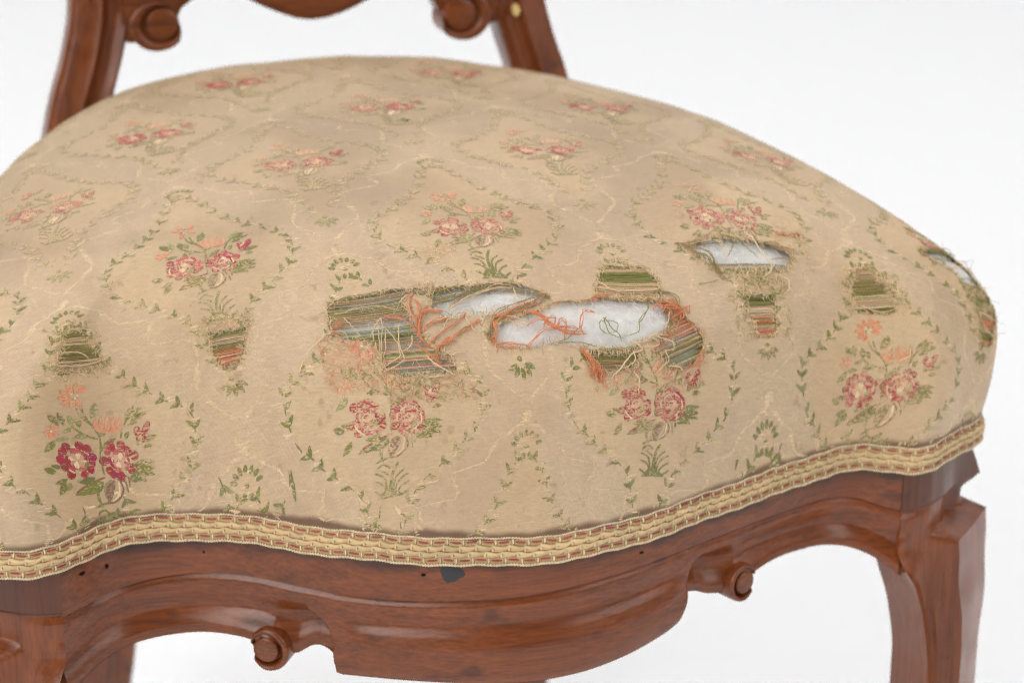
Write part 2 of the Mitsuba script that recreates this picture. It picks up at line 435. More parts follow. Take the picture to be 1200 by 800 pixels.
def front_leg(sign):
    # plan rings of the right leg in mm: A apron joint, front corner, knee ridge, outer face, back, inner face
    blk = [(203.6, 2.4), (211, 3.2), (220, 6.6), (230, 13), (244, 24), (257.5, 36.5), (262, 52), (256, 70), (226, 72), (203, 46)]
    def inset(b, d, e=0.):
        """The block drawn in by d round the corner, by e all along."""
        b = np.array(b, float)
        c = b[1:8].mean(0)
        out = b.copy()
        for i in range(2, 9):
            v = c - b[i]
            out[i] = b[i] + v / np.linalg.norm(v) * (e + d * (.15 if i == 2 else .7 if i == 3 else 1))
        out[0, 1] += e
        out[1] += (out[2] - b[2]) * .5 + [0, e * .5]
        return out
    blk = inset(blk, 1.2, 1.0)
    blk2 = [list(q) for q in blk]
    blk2[5], blk2[6], blk2[7] = (262, 36), (268, 52), (261, 72)
    sh = [(203.6, 4.4), (213, 6.0), (222, 8.0), (236.5, 4.5), (252, 20), (268, 38), (262, 54), (250, 66), (224, 66), (203, 40)]
    top = [(203.6, 3.0), (212, 5.6), (222, 8.4), (232.5, 7.6), (247.5, 21.5), (262, 38), (259, 54), (250, 68), (224, 68), (203, 42)]
    k0 = [(204.8, 3.0), (214, 4.8), (223, 8.0), (237, 4.2), (252.5, 20), (268.5, 38), (262, 54), (250, 66), (225, 65), (204, 39)]
    k01 = [(207, 1.2), (214.5, 4.0), (223.5, 8.0), (237.2, 4.1), (253, 20), (269, 38), (262, 54), (250, 66), (226, 64), (206, 38)]
    k1 = [(212, -.5), (216, 3.8), (224, 8.0), (237.5, 4.0), (253, 20), (269, 38), (262, 54), (250, 66), (226, 64), (208, 38)]
    k2 = [(218, -1), (222, 3.8), (229, 8.0), (240.5, 3.0), (255, 19), (270, 37), (263, 53), (252, 64), (230, 62), (215, 37)]
    k3 = [(222, 0), (226, 4.6), (232, 8.2), (242, 4), (255, 19), (268, 36), (262, 50), (252, 60), (233, 58), (219, 36)]
    mid = [(226, 9), (229, 12), (234, 15), (241, 12), (250, 22), (259, 34), (255, 44), (248, 52), (236, 50), (224, 34)]
    low = [(232, 16), (234, 18), (238, 20), (243, 18), (249, 25), (254, 33), (252, 39), (247, 44), (240, 43), (232, 33)]
    foot = [(236, 6), (240, 8), (245, 9), (252, 4), (260, 14), (268, 25), (264, 34), (257, 40), (246, 39), (236, 25)]
    lv = [(.010, blk), (-.004, blk), (-.0205, blk2), (-.0210, inset(blk2, .3, 1.7)), (-.0222, inset(blk2, 2.2, 1.9)), (-.0265, inset(blk, 4.6, .3)), (-.0310, inset(blk, 5.2, .2)), (-.0350, inset(blk, 4.4, .8)), (-.0390, top), (-.0412, sh), (-.0440, sh), (-.0480, k0), (-.0530, k01), (-.062, k1), (-.085, k2), (-.115, k3), (-.16, k3), (-.25, mid), (-.34, low), (-.385, foot), (FLOOR, foot)]
    zs = [z for z, _ in lv]
    R = np.array([np.asarray(r, float) for _, r in lv])
    zz = np.unique(np.r_[zs[:13], np.linspace(-.0228, -.0384, 14), np.linspace(-.056, -.15, 30), np.linspace(-.16, FLOOR, 30)])[::-1]
    Ri = PchipInterpolator(-np.array(zs), R, axis=0)(-zz)
    rings = np.array([ring_dense(r, z) for r, z in zip(Ri, zz)])
    # hollow between the inner rib and the knee ridge: the flat of sides 1-2 sinks
    rings[..., 0] *= sign
    if sign < 0:
        rings[..., 0] += .0020
    return loft(rings)


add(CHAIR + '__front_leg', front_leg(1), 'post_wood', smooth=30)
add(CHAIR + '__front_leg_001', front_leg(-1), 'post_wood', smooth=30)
# dark joints between rail and legs
for i, xj in enumerate((XL - .0006, XR - .0006)):
    zz = np.linspace(-.0005, -.0215 if i == 0 else -.0195, 24)
    sj = s_of_x(xj + .0002 * np.sin(zz * 900))
    P = np.stack([at_outline(sj, np.full(24, -.0009), zz), at_outline(sj + .0006 * np.linspace(1, .6, 24) / LEN, np.full(24, -.0009), zz)], 1)
    add(CHAIR + '__joint_line' + ('' if i == 0 else '_001'), (P.reshape(-1, 3), np.vstack([quads(24, 2), quads(24, 2)[:, ::-1]])), 'dark_gap')


def back_post(sign):
    """Back leg and back upright in one raking, waisted post."""
    zs = np.r_[np.linspace(FLOOR, 0, 20), np.linspace(.01, .40, 70)]
    cx = PchipInterpolator([FLOOR, -.23, -.1, 0, .08, .115, .14, .165, .20, .26, .40], np.array([160, 146, 147, 150, 146, 138.5, 130.5, 125, 123, 126, 134]) / 1000)(zs)
    cy = PchipInterpolator([FLOOR, -.23, -.1, 0, .12, .25, .40], np.array([530, 450, 412, 398, 402, 416, 446]) / 1000)(zs)
    w = PchipInterpolator([FLOOR, -.2, 0, .115, .14, .165, .25, .4], np.array([17, 21, 19, 17.6, 17.2, 17.2, 16.5, 16]) / 1000)(zs)
    h = .016
    sec = np.array([(-1, -.45), (-.97, -.70), (-.90, -.86), (-.78, -.95), (-.35, -1.02), (-.12, -1.06), (.0, -1.12), (.08, -1.04), (.16, -.84), (.36, -.72), (.58, -.76), (.76, -.90), (.84, -.95), (.93, -.88), (1, -.6), (1, .6), (.8, 1), (-.8, 1), (-1, .6)])
    rings = np.array([np.column_stack([sign * (a - sec[:, 0] * ww) - .006 * np.clip((z + .1) / .1, 0, 1), b + sec[:, 1] * h, np.full(len(sec), z)]) for a, b, ww, z in zip(cx, cy, w, zs)])
    return loft(rings)


add(CHAIR + '__back_post', back_post(-1), 'post_wood', smooth=38)
add(CHAIR + '__back_post_001', back_post(1), 'post_wood', smooth=38)


def extrude_y(poly, y0, y1, bevel=.002):
    """An XZ outline given thickness along Y, its front edge rounded."""
    from shapely.geometry import Polygon
    P = Polygon(poly).buffer(0)
    body = trimesh.creation.extrude_polygon(P, y1 - y0 - bevel, engine='earcut')
    front = trimesh.creation.extrude_polygon(P.buffer(-bevel * .9), y1 - y0, engine='earcut')
    m1 = trimesh.creation.extrude_polygon(P.buffer(-bevel * .35), y1 - y0 - bevel * .4, engine='earcut')
    out = []
    for m in (body, m1, front):
        v = np.array(m.vertices)
        out.append(trimesh.Trimesh(np.column_stack([v[:, 0], y1 - v[:, 2], v[:, 1]]), m.faces, process=False))
    return trimesh.util.concatenate(out)


_rail = [(-120, 150), (-116, 147), (-108, 147), (-100, 148), (-94, 149), (-88, 155), (-86.6, 161), (-84, 166), (-77.6, 170.5), (-66, 176), (-55, 174.5), (-43.5, 168), (-34, 163), (-25, 159), (-17, 156), (-8, 154.5), (2, 155.3), (11, 157.8),
         (19, 161), (26.6, 164.5), (40, 171), (52, 173), (60, 169), (67, 162), (70, 155), (74, 149), (80, 146), (90, 146), (99, 146), (108, 147), (116, 200), (60, 206), (0, 196), (-60, 206), (-126, 200)]
add(CHAIR + '__back_rail', extrude_y(np.array(_rail) / 1000, .388, .412, .005), 'rail_wood', smooth=40, label='cupid-bow lower rail of the back with a scroll at each end')
_cv = ([0, 30, 80, 130, 180, 230, 270, 310, 335, 360], [.62, .60, .72, 1.0, 1.30, 1.16, 1.0, .92, .74, .62])
add(CHAIR + '__back_rail__scroll', volute(np.array([-.0965, .3840, .1588]), np.array([0, -1., 0]), np.array([1., 0, 0]), 1, .0158, .0092, _cv, .027), 'rail_wood', smooth=40, label='scroll at the left end of the back rail')
add(CHAIR + '__back_rail__scroll_001', volute(np.array([.0810, .3840, .1546]), np.array([0, -1., 0]), np.array([1., 0, 0]), -1, .0160, .0094, _cv, .027), 'rail_wood', smooth=40, label='scroll at the right end of the back rail')
_pl = trimesh.creation.cylinder(.0022, .004, sections=20)
_pl.apply_transform(trimesh.transformations.rotation_matrix(np.pi / 2, [1, 0, 0]))
_pl.apply_transform(np.diag([1, 1, 1.6, 1]))
_pl.apply_translation([.1165, .3875, .1545])
add(CHAIR + '__back_post_001__screw_plug', _pl, 'bone', smooth=30, label='pale bone plug in the right upright')
for i, sg in enumerate((-1, 1)):                                        # plain side rails
    ss = np.linspace(.012, .245, 80) if sg < 0 else np.linspace(.0, 1, 80)
    y = np.linspace(.066, .385, 60)
    m = (np.sign(O_ALL[:, 0]) == sg) & (O_ALL[:, 1] > .055) & (O_ALL[:, 1] < .394)
    o = np.argsort(O_ALL[m][:, 1])
    xx = np.interp(y, O_ALL[m][o][:, 1], O_ALL[m][o][:, 0])
    dep = .040 - .006 * np.sin(np.pi * (y - .066) / .32)
    rr = [np.stack([xx - sg * a, y, zz], -1) for a, zz in ((.002, y * 0 + .010), (.002, -dep), (.022, -dep), (.022, y * 0 + .010))]
    add(CHAIR + '__side_rail' + ('' if i == 0 else '_001'), loft(np.stack(rr, 1)), 'post_wood')
from shapely.geometry import Polygon
_b = trimesh.creation.extrude_polygon(Polygon(O_ALL[::20]).buffer(-.012), .002, engine='earcut')
_b.apply_translation([0, 0, .006])
add(CHAIR + '__seat_base', _b, 'hessian')

# ------------------------------------------------------------------ brocade coordinates (u, v), in pattern widths, to the cover
_CT = np.array([[0.0, 0.7, -0.2012, 0.0839], [1.0, 0.7, -0.0646, 0.0746], [2.0, 0.7, 0.0628, 0.0599], [3.0, 0.7, 0.2121, 0.073], [0.5, 1.4, -0.1297, 0.2238], [1.5, 1.4, -0.0056, 0.2344], [2.5, 1.4, 0.1215, 0.2271], [0.0, 2.1, -0.1902, 0.3222], [1.0, 2.1, -0.0656, 0.3431], [2.0, 2.1, 0.0553, 0.3331], [3.0, 2.1, 0.1795, 0.3185], [0.5, 2.8, -0.1272, 0.4258], [1.5, 2.8, -0.0046, 0.4347], [2.5, 2.8, 0.1149, 0.418], [1.0, 3.5, -0.0672, 0.5216], [2.0, 3.5, 0.0534, 0.5121], [1.5, 0.625, -0.0028, 0.0485], [0.5, 0.625, -0.1311, 0.0647], [2.5, 0.625, 0.1405, 0.0495], [0.5, 0.7, -0.1289, 0.0915], [1.5, 0.7, -0.002, 0.0674], [2.5, 0.7, 0.1366, 0.0782], [0.5, 0.85, -0.1296, 0.1219], [1.5, 0.85, -0.0032, 0.0919], [2.5, 0.85, 0.1335, 0.0999], [0.0, 1.325, -0.1957, 0.1953], [3.0, 1.325, 0.188, 0.1885], [2.0, 1.325, 0.0546, 0.2036], [1.0, 1.325, -0.0695, 0.2118], [1.0, 0.41, -0.0675, 0.0198], [2.0, 0.41, 0.0654, 0.0108], [0.5, 1.12, -0.1304, 0.1757], [1.5, 1.12, -0.0063, 0.1793], [1.0, 0.31, -0.068, 0.001], [2.0, 0.31, 0.065, -0.0097]])
PULL = RBFInterpolator(_CT[:, :2], _CT[:, 2:], kernel='thin_plate_spline', smoothing=3e-3)


def flat(P):
    return np.stack([P[..., 0] * (1 + 1.2 * (.14 - P[..., 2])), P[..., 1] + 1.5 * P[..., 2]], -1)


_sg, _an = np.meshgrid(np.linspace(.002, 1, 200), np.linspace(0, 2 * np.pi, 600), indexing='ij')
_Q = np.stack([_sg * np.cos(_an), _sg * np.sin(_an)], -1)
_W = flat(seat(_Q)[0])
_a, _c = np.gradient(_W, axis=0), np.gradient(_W, axis=1)
_ok = _a[..., 0] * _c[..., 1] - _a[..., 1] * _c[..., 0] > 0
W2Q = LinearNDInterpolator(_W[_ok], _Q[_ok])
_ug, _vg = np.meshgrid(np.linspace(-.9, 4.2, 46), np.linspace(.1, 4.2, 40))
_UV = np.stack([_ug.ravel(), _vg.ravel()], -1)
W2UV = RBFInterpolator(PULL(_UV), _UV, kernel='thin_plate_spline', neighbors=40)
# cloth pushed up where it is torn: (u, v, spread, height)
BUMPS = [(1.12, 1.17, .05, .0010), (1.5, 1.13, .06, .0012), (1.75, 1.11, .05, -.0008), (1.55, .87, .05, .0012), (1.42, .90, .04, -.0008), (2.28, .94, .05, .0010), (2.2, 1.12, .06, -.0009), (1.0, 1.2, .08, -.0008), (2.45, 1.32, .06, .0010), (1.20, 1.06, .05, .0030), (1.35, .985, .05, .0012), (1.05, .86, .06, .0010), (1.65, .89, .07, .0010), (2.02, .86, .05, .0010), (1.9, 1.1, .06, .0008), (2.35, 1.22, .05, .0010)]


def on_cloth(uv, lift=0.0):
    """World points and normals of the pattern points uv; nan where the pattern runs off the cushion."""
    uv = np.asarray(uv, float)
    q = W2Q(PULL(uv.reshape(-1, 2))).reshape(uv.shape)
    P, N = seat(np.nan_to_num(q, nan=.5), lift + torn_lift(uv))
    P = np.where(np.isnan(q[..., :1]) | (np.hypot(q[..., :1], q[..., 1:]) > .999), np.nan, P)
    return P, N


def torn_lift(uv):
    return sum(h * np.exp(-((uv[..., 0] - a)**2 + (1.3 * (uv[..., 1] - b))**2) / s**2) for a, b, s, h in BUMPS)


HOLES = {
    'main': [[1.424, .924], [1.427, .955], [1.472, .981], [1.555, .998], [1.656, 1.025], [1.714, 1.052], [1.83, 1.065], [1.867, 1.08], [2.034, 1.077], [2.115, 1.064], [2.15, 1.029], [2.126, .973], [2.064, .933], [1.974, .907], [1.93, .891], [1.803, .888], [1.66, .911], [1.52, .913]],
    'fan': [[2.115, 1.064], [2.15, 1.029], [2.202, .975], [2.229, .911], [2.205, .851], [2.151, .815], [2.078, .821], [2.022, .882], [2.064, .933], [2.126, .973]],
    'under': [[1.77, .889], [1.93, .891], [1.966, .902], [1.947, .839], [1.855, .812], [1.787, .807]],
    'win_c': [[1.941, 1.217], [2.086, 1.208], [2.117, 1.154], [2.117, 1.088], [2.09, 1.069], [1.867, 1.078], [1.873, 1.11]],
    'left': [[.884, 1.099], [.911, 1.129], [.984, 1.145], [1.108, 1.144], [1.261, 1.119], [1.254, 1.079], [1.193, 1.101], [1.145, 1.091], [1.154, 1.046], [1.16, 1.009], [1.171, .951], [1.204, .918], [1.262, .888], [1.268, .849], [1.219, .836], [1.067, .832], [1.026, .852], [1.014, .899], [1.006, .945], [.967, .964], [.91, .975], [.872, .997], [.868, 1.045]],
    'slit': [[1.261, 1.119], [1.436, 1.092], [1.589, 1.097], [1.688, 1.064], [1.666, 1.048], [1.563, 1.015], [1.471, 1.0], [1.395, 1.004], [1.348, 1.006], [1.286, 1.007], [1.245, 1.038], [1.254, 1.079]],
    'upper': [[2.288, 1.275], [2.381, 1.305], [2.516, 1.300], [2.635, 1.285], [2.705, 1.245], [2.70, 1.21], [2.636, 1.158], [2.501, 1.152], [2.388, 1.150], [2.345, 1.184], [2.325, 1.22]],
    'wedge': [[2.425, 1.075], [2.565, 1.070], [2.548, .985], [2.533, .912], [2.462, .914], [2.440, .99]],
    'red': [[2.695, 1.357], [2.803, 1.375], [2.79, 1.345], [2.683, 1.332]],
    'win_r': [[2.964, 1.223], [3.025, 1.23], [3.032, 1.165], [3.045, 1.16], [3.066, 1.108], [3.066, 1.06], [3.067, 1.009], [3.045, .997], [2.925, 1.018], [2.924, 1.097], [2.945, 1.166]],
    'corner': [[3.327, 1.39], [3.437, 1.43], [3.521, 1.40], [3.561, 1.32], [3.595, 1.269], [3.608, 1.196], [3.549, 1.165], [3.455, 1.192], [3.448, 1.256], [3.398, 1.296], [3.354, 1.34]],
    'corner2': [[3.5, 1.066], [3.635, 1.103], [3.621, 1.028], [3.589, .977], [3.577, .911], [3.505, .897], [3.506, .983]],
    'corner3': [[3.462, 1.185], [3.560, 1.160], [3.612, 1.185], [3.632, 1.115], [3.51, 1.08], [3.475, 1.13]],
    'win_l': [[-.024, 1.221], [.047, 1.216], [.058, 1.144], [.083, 1.086], [.082, 1.042], [-.069, 1.025], [-.056, 1.097], [-.038, 1.141]],
    'win_l2': [[.456, 1.068], [.595, 1.065], [.56, .978], [.545, .949], [.517, .914], [.48, .922], [.459, .984], [.457, 1.033]],
}
import shapely
RAGGED = {}
for _k, _p in HOLES.items():
    _pp = np.array(_p + _p[:1])
    _l = np.r_[0, np.cumsum(np.hypot(*np.diff(_pp, axis=0).T))]
    _tt = np.arange(0, _l[-1], .0032)
    _e = np.stack([np.interp(_tt, _l, _pp[:, k]) for k in (0, 1)], -1)
    _e = _e + (meshkit.noise(np.stack([_tt * 300, _tt * 0, _tt * 0], -1), 3)[:, None] - .5) * [.006, .003] + rng.normal(0, 1, _e.shape) * [.0030, .0010]
    RAGGED[_k] = shapely.Polygon(_e).buffer(0)
TORN = shapely.union_all(list(RAGGED.values()))
shapely.prepare(TORN)


def in_torn(uv):
    return shapely.contains_xy(TORN, uv[..., 0], uv[..., 1])


# the cover: a polar sheet, refined where it is torn, the holes cut out
NR, NA = 190, 1000
_an = np.linspace(0, 2 * np.pi, NA, endpoint=False)
_rad = 1 - np.r_[np.linspace(0, .04, 14)[:-1], np.linspace(.04, .992, NR - 13)]
_q = np.stack([_rad[:, None] * np.cos(_an), _rad[:, None] * np.sin(_an)], -1).reshape(-1, 2)
_f = quads(NR, NA, wrap_m=True)
_f = np.vstack([_f, np.stack([(NR - 1) * NA + np.arange(NA), (NR - 1) * NA + (np.arange(NA) + 1) % NA, np.full(NA, len(_q))], 1)])
_q = np.vstack([_q, [[0, 0]]])
_P0 = seat(_q)[0]
_uv = W2UV(flat(_P0))
_back = (_P0[:, 1] > .36) | (np.abs(_uv[:, 0] - 1.5) > 4)
_uv[_back] = np.clip(_uv[_back], -3, 6)
for _ in range(3):
    _in = in_torn(_uv) & ~_back
    cross = (_in[_f].sum(1) % 3) != 0
    near = cross.copy()
    v, uvk, f = _q, _uv, _f
    bad = f[near]
    e = np.sort(np.vstack([bad[:, [0, 1]], bad[:, [1, 2]], bad[:, [2, 0]]]), axis=1)
    ue, inv = np.unique(e, axis=0, return_inverse=True)
    inv = inv.reshape(3, -1)
    mid = len(v) + np.arange(len(ue))
    _q = np.vstack([v, v[ue].mean(1)])
    _uv = np.vstack([uvk, uvk[ue].mean(1)])
    _back = np.r_[_back, _back[ue].any(1)]
    m0, m1, m2 = mid[inv[0]], mid[inv[1]], mid[inv[2]]
    a, b, c = bad.T
    _f = np.vstack([f[~near], np.stack([a, m0, m2], 1), np.stack([m0, b, m1], 1), np.stack([m2, m1, c], 1), np.stack([m0, m1, m2], 1)])
_cen = _uv[_f].mean(1)
_f = _f[~(in_torn(_cen) & ~_back[_f].any(1))]
_P, _N = seat(_q, torn_lift(_uv))
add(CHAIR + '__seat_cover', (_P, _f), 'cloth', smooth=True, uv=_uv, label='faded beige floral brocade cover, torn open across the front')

# white wadding under the cover
_rad = 1 - np.linspace(.05, .75, 170)
_an2 = np.linspace(-np.pi * 1.02, np.pi * .02, 420)
_q = np.stack([_rad[:, None] * np.cos(_an2), _rad[:, None] * np.sin(_an2)], -1).reshape(-1, 2)
_P, _N = seat(_q)
_uvw = W2UV(flat(_P))
_puff = sum(h * np.exp(-(((_uvw[:, 0] - a) / su)**2 + ((_uvw[:, 1] - b) / sv)**2)) for a, b, su, sv, h in [(1.8, .985, .26, .06, .0022), (1.5, 1.05, .12, .035, .0016), (2.5, 1.22, .12, .035, .0015), (3.48, 1.29, .14, .09, .0034)])
_lump = .0012 * (meshkit.fbm(_P * 90, 4, 3) - .5)
_P = _P + _N * (-.0030 + _puff + _lump)[:, None]
add(CHAIR + '__wadding', (_P, quads(170, 420)), 'wadding', smooth=True, label='white wadding showing through the tears')

# ------------------------------------------------------------------ brocade motifs, woven floats a hair proud of the ground
GREEN, GREEN2, RED, ROSE, ORANGE, CREAM, BROWN = [lin(c) for c in ((108, 106, 52), (128, 126, 78), (142, 38, 50), (166, 70, 72), (200, 126, 92), (210, 184, 146), (116, 88, 60))]


class Motif:
    def __init__(self):
        self.p, self.f, self.c, self.n = [], [], [], 0

    def strip(self, pts, w, color, prof):
        pts = np.asarray(pts, float)
        t = np.gradient(pts, axis=0)
        t /= np.linalg.norm(t, axis=1, keepdims=True) + 1e-9
        nn = np.stack([-t[:, 1], t[:, 0]], -1)
        ww = (np.asarray(prof) * w * .5)[:, None]
        k = len(pts)
        self.p.append(np.vstack([pts + nn * ww, pts - nn * ww]))
        i = np.arange(k - 1)
        self.f.append(np.vstack([np.stack([i, i + k, i + 1], 1), np.stack([i + 1, i + k, i + k + 1], 1)]) + self.n)
        col = np.clip(color * (1 + rng.normal(0, .07)) + rng.normal(0, .006, 3), 0, 1)
        self.c.append(np.broadcast_to(col, (2 * k, 3)))
        self.n += 2 * k

    def leaf(self, x0, y0, x1, y1, w, color=GREEN, bend=.06):
        a, b = np.array([x0, y0]), np.array([x1, y1])
        d = b - a
        s = np.linspace(0, 1, 6)[:, None]
        self.strip(a + d * s + np.array([-d[1], d[0]]) * bend * np.sin(np.pi * s), w, color, [.12, .75, 1, .92, .6, .05])

    def petal(self, x0, y0, x1, y1, w, color):
        a, b = np.array([x0, y0]), np.array([x1, y1])
        self.strip(a + (b - a) * np.linspace(0, 1, 6)[:, None], w, color, [.35, .8, 1, 1, .85, .35])

    def stroke(self, pts, w, color=GREEN, n=None):
        pts = np.asarray(pts, float)
        q = spline(pts, n or max(4, 3 * len(pts)))
        self.strip(q, w, color, np.r_[.6, np.ones(len(q) - 2), .4])


def rose(m, cx, cy, r, k, worn):
    ROSE = lin((172, 60, 66)) if worn > .4 else globals()['ROSE']
    for i in range(k):
        a = 2 * np.pi * i / k + .2 + rng.normal(0, .10)
        c, s = np.cos(a), np.sin(a)
        if rng.random() < worn * .25:
            continue
        ro = r * rng.uniform(.88, 1.14)
        m.petal(cx + .56 * r * c, cy + .56 * r * s, cx + ro * c, cy + .95 * ro * s, r * rng.uniform(.38, .52), RED if rng.random() > .10 + .6 * worn else ROSE)
    for i in range(6):                                                    # inner petals, edged pale
        a = 2 * np.pi * i / 6 + rng.normal(0, .2)
        c, s = np.cos(a), np.sin(a)
        m.petal(cx + .30 * r * c, cy + .30 * r * s, cx + .64 * r * c, cy + .60 * r * s, r * .34, ROSE if i % 3 else RED)
        if rng.random() < .55:
            b0 = np.linspace(a - .45, a + .35, 5)
            q = rng.uniform(.58, .74) * np.linspace(1, rng.uniform(.85, 1.2), 5)
            m.stroke(np.stack([cx + q * r * np.cos(b0), cy + q * .95 * r * np.sin(b0)], -1), r * .08, CREAM)
    for i in range(8):                                                    # pale heart, red and green arcs curling in it
        a = 2 * np.pi * i / 8 + .5
        m.petal(cx + .05 * r * np.cos(a), cy + .05 * r * np.sin(a), cx + .44 * r * np.cos(a), cy + .42 * r * np.sin(a), r * .30, (CREAM if i % 2 else ROSE * .5 + CREAM * .5) * rng.uniform(.9, 1.05))
    for rr, a0, a1, w in ((.50, .2, 2.0, .15), (.50, 2.6, 4.6, .15), (.48, 5.0, 6.0, .12), (.34, 1.0, 3.4, .13), (.32, 3.9, 6.0, .13), (.14, .4, 3.6, .12)):
        a = np.linspace(a0, a1, 7)
        q = np.linspace(1, .86, 7)
        m.stroke(np.stack([cx + rr * r * q * np.cos(a), cy + rr * r * q * np.sin(a) * .95], -1), r * w, RED if rr not in (.48,) else GREEN2)
    m.stroke([(cx + .50 * r, cy - .1 * r), (cx + .44 * r, cy - .36 * r), (cx + .2 * r, cy - .52 * r)], r * .12, GREEN)


def B(x, y):
    """From a tracing of the bouquet (hundredths) to pattern widths about its centre."""
    X, Y = (x - 460) / 1360, (410 - y) / 1360
    return X + .20 * Y, Y * 1.06


LEAVES = [(235, 190, 282, 242, 24), (278, 180, 305, 242, 20), (330, 195, 345, 252, 22), (362, 215, 378, 255, 20), (450, 145, 428, 215, 26), (470, 300, 500, 285, 14), (480, 365, 545, 318, 18), (590, 330, 606, 298, 14), (645, 362, 665, 340, 14), (675, 355, 742, 338, 16), (675, 380, 716, 374, 16),
          (262, 452, 208, 438, 22), (290, 432, 240, 424, 14), (312, 485, 255, 506, 16), (300, 498, 272, 556, 20), (325, 500, 310, 535, 16), (265, 312, 215, 362, 20), (240, 330, 220, 350, 10), (270, 312, 330, 306, 14), (345, 255, 300, 275, 14), (355, 300, 415, 300, 18), (590, 258, 632, 188, 18), (605, 240, 668, 205, 16), (612, 258, 692, 232, 16), (600, 272, 650, 262, 12)]
STEMS = [[(362, 160), (385, 205), (440, 255), (470, 310), (468, 385)], [(385, 160), (405, 210), (435, 245)], [(345, 250), (400, 290), (462, 312)], [(568, 322), (575, 285), (592, 255)], [(470, 385), (485, 470)], [(445, 535), (455, 585)], [(440, 612), (485, 594), (528, 590)], [(480, 622), (512, 642)]]
BIGL = [(470, 485, 345, 555, 30), (440, 480, 365, 500, 22), (462, 500, 405, 552, 26), (478, 500, 435, 548, 20), (620, 450, 728, 440, 20), (628, 465, 730, 468, 24), (620, 478, 728, 492, 24), (612, 488, 690, 515, 24), (606, 495, 645, 512, 20)]


def bouquet(worn):
    m = Motif()
    ORANGE = globals()['ORANGE'] * (1 - .8 * worn) + lin((190, 160, 126)) * .8 * worn
    for x0, y0, x1, y1, w in LEAVES:
        if rng.random() > worn * .55:
            m.leaf(*B(x0, y0), *B(x1, y1), 1.5 * w / 1360, GREEN if rng.random() > .3 else GREEN2)
    for s in STEMS:
        m.stroke([B(*p) for p in s], 8.5 / 1360, GREEN)
    for x0, y0, x1, y1, w in BIGL:
        if rng.random() > worn * .5:
            m.leaf(*B(x0, y0), *B(x1, y1), 1.4 * w / 1360, GREEN)
    m.stroke([B(490, 482), B(430, 500), B(350, 545)], 6 / 1360, RED)
    # the drooping brown bud with its sepals
    m.leaf(*B(535, 500), *B(505, 592), 40 / 1360, BROWN if worn < .4 else CREAM, -.1)
    for q in ([(520, 495), (485, 530), (490, 570)], [(548, 492), (575, 535), (555, 575), (510, 594)], [(556, 480), (590, 520), (600, 556)], [(560, 476), (604, 500), (606, 530)], [(530, 498), (505, 545), (500, 588)]):
        m.stroke([B(*p) for p in q], 8 / 1360, BROWN if rng.random() > .5 else GREEN2)
    m.stroke([B(552, 500), B(556, 545), B(520, 585)], 9 / 1360, CREAM)
    # roses, bud, orange flowers
    rose(m, *B(362, 402), .069, 11, worn)
    rose(m, *B(560, 416), .066, 11, worn)
    for a, b in (((640, 280), (655, 335)), ((665, 340), (700, 272)), ((640, 335), (695, 342))):
        m.petal(*B(*a), *B(*b), 34 / 1360, RED)
    m.leaf(*B(652, 320), *B(672, 290), 14 / 1360, CREAM)
    for i, (x, w) in enumerate(((455, 22), (478, 24), (505, 26), (532, 24), (556, 20))):
        if rng.random() > worn * .3:
            m.leaf(*B(505 + (x - 505) * .5, 288), *B(x, 205 + 4 * abs(i - 2)), w / 1360, ORANGE, .12 * (2 - i))
    m.stroke([B(462, 255), B(478, 282), B(540, 284), B(562, 245)], 10 / 1360, ORANGE)
    for i in range(6):
        a = i * np.pi / 3 + .3
        m.petal(*B(250 + 8 * np.cos(a), 268 - 8 * np.sin(a)), *B(250 + 36 * np.cos(a), 268 - 34 * np.sin(a)), 18 / 1360, ORANGE)
    m.petal(*B(244, 268), *B(256, 268), 12 / 1360, CREAM)
    for i in range(10):                                                   # topmost daisy
        a = i * np.pi / 5 + .15
        if rng.random() > .15 + worn * .4:
            m.petal(*B(352 + 22 * np.cos(a), 100 - 20 * np.sin(a)), *B(352 + 72 * np.cos(a), 100 - 62 * np.sin(a)), 24 / 1360, lin((196, 110, 78)) * (1 - .8 * worn) + lin((190, 160, 126)) * .8 * worn)
    for i in range(5):
        a = i * 1.257
        m.petal(*B(352 + 6 * np.cos(a), 100 - 6 * np.sin(a)), *B(352 + 22 * np.cos(a), 100 - 22 * np.sin(a)), 10 / 1360, GREEN2 if i % 2 else CREAM)
    # stem and grass tuft below
    b = lambda x, y: ((x - 330) / 1280, (200 - y) / 1280)
    m.stroke([b(372, 405), b(345, 470), b(338, 560)], 13 / 1280, GREEN)
    for q in ([(268, 450), (312, 480), (322, 545)], [(270, 490), (305, 510), (322, 550)], [(268, 535), (300, 562)], [(400, 443), (358, 490), (350, 550)], [(420, 465), (372, 505), (358, 555)], [(424, 503), (385, 530), (366, 560)], [(428, 540), (385, 572)], [(295, 440), (318, 455), (332, 470)], [(318, 412), (285, 420), (277, 436)], [(300, 330), (296, 365), (305, 398)]):
        m.stroke([b(*p) for p in q], 8 / 1280, GREEN)
    for x0, x1 in ((292, 338), (312, 342), (345, 330), (372, 338), (400, 345)):
        m.leaf(*b(x0, 573), *b(x1, 530), 16 / 1280, GREEN)
    m.stroke([b(282, 572), b(402, 572)], 8 / 1280, GREEN)
    return m


GARLAND = [(-.035, .52), (-.062, .475), (-.080, .42), (-.105, .35), (-.145, .285), (-.178, .24), (-.215, .205), (-.262, .165), (-.310, .135), (-.342, .095), (-.345, .05), (-.338, .0), (-.310, -.065), (-.272, -.098), (-.235, -.14), (-.190, -.18), (-.135, -.23), (-.098, -.275), (-.078, -.33), (-.060, -.39), (-.042, -.45)]


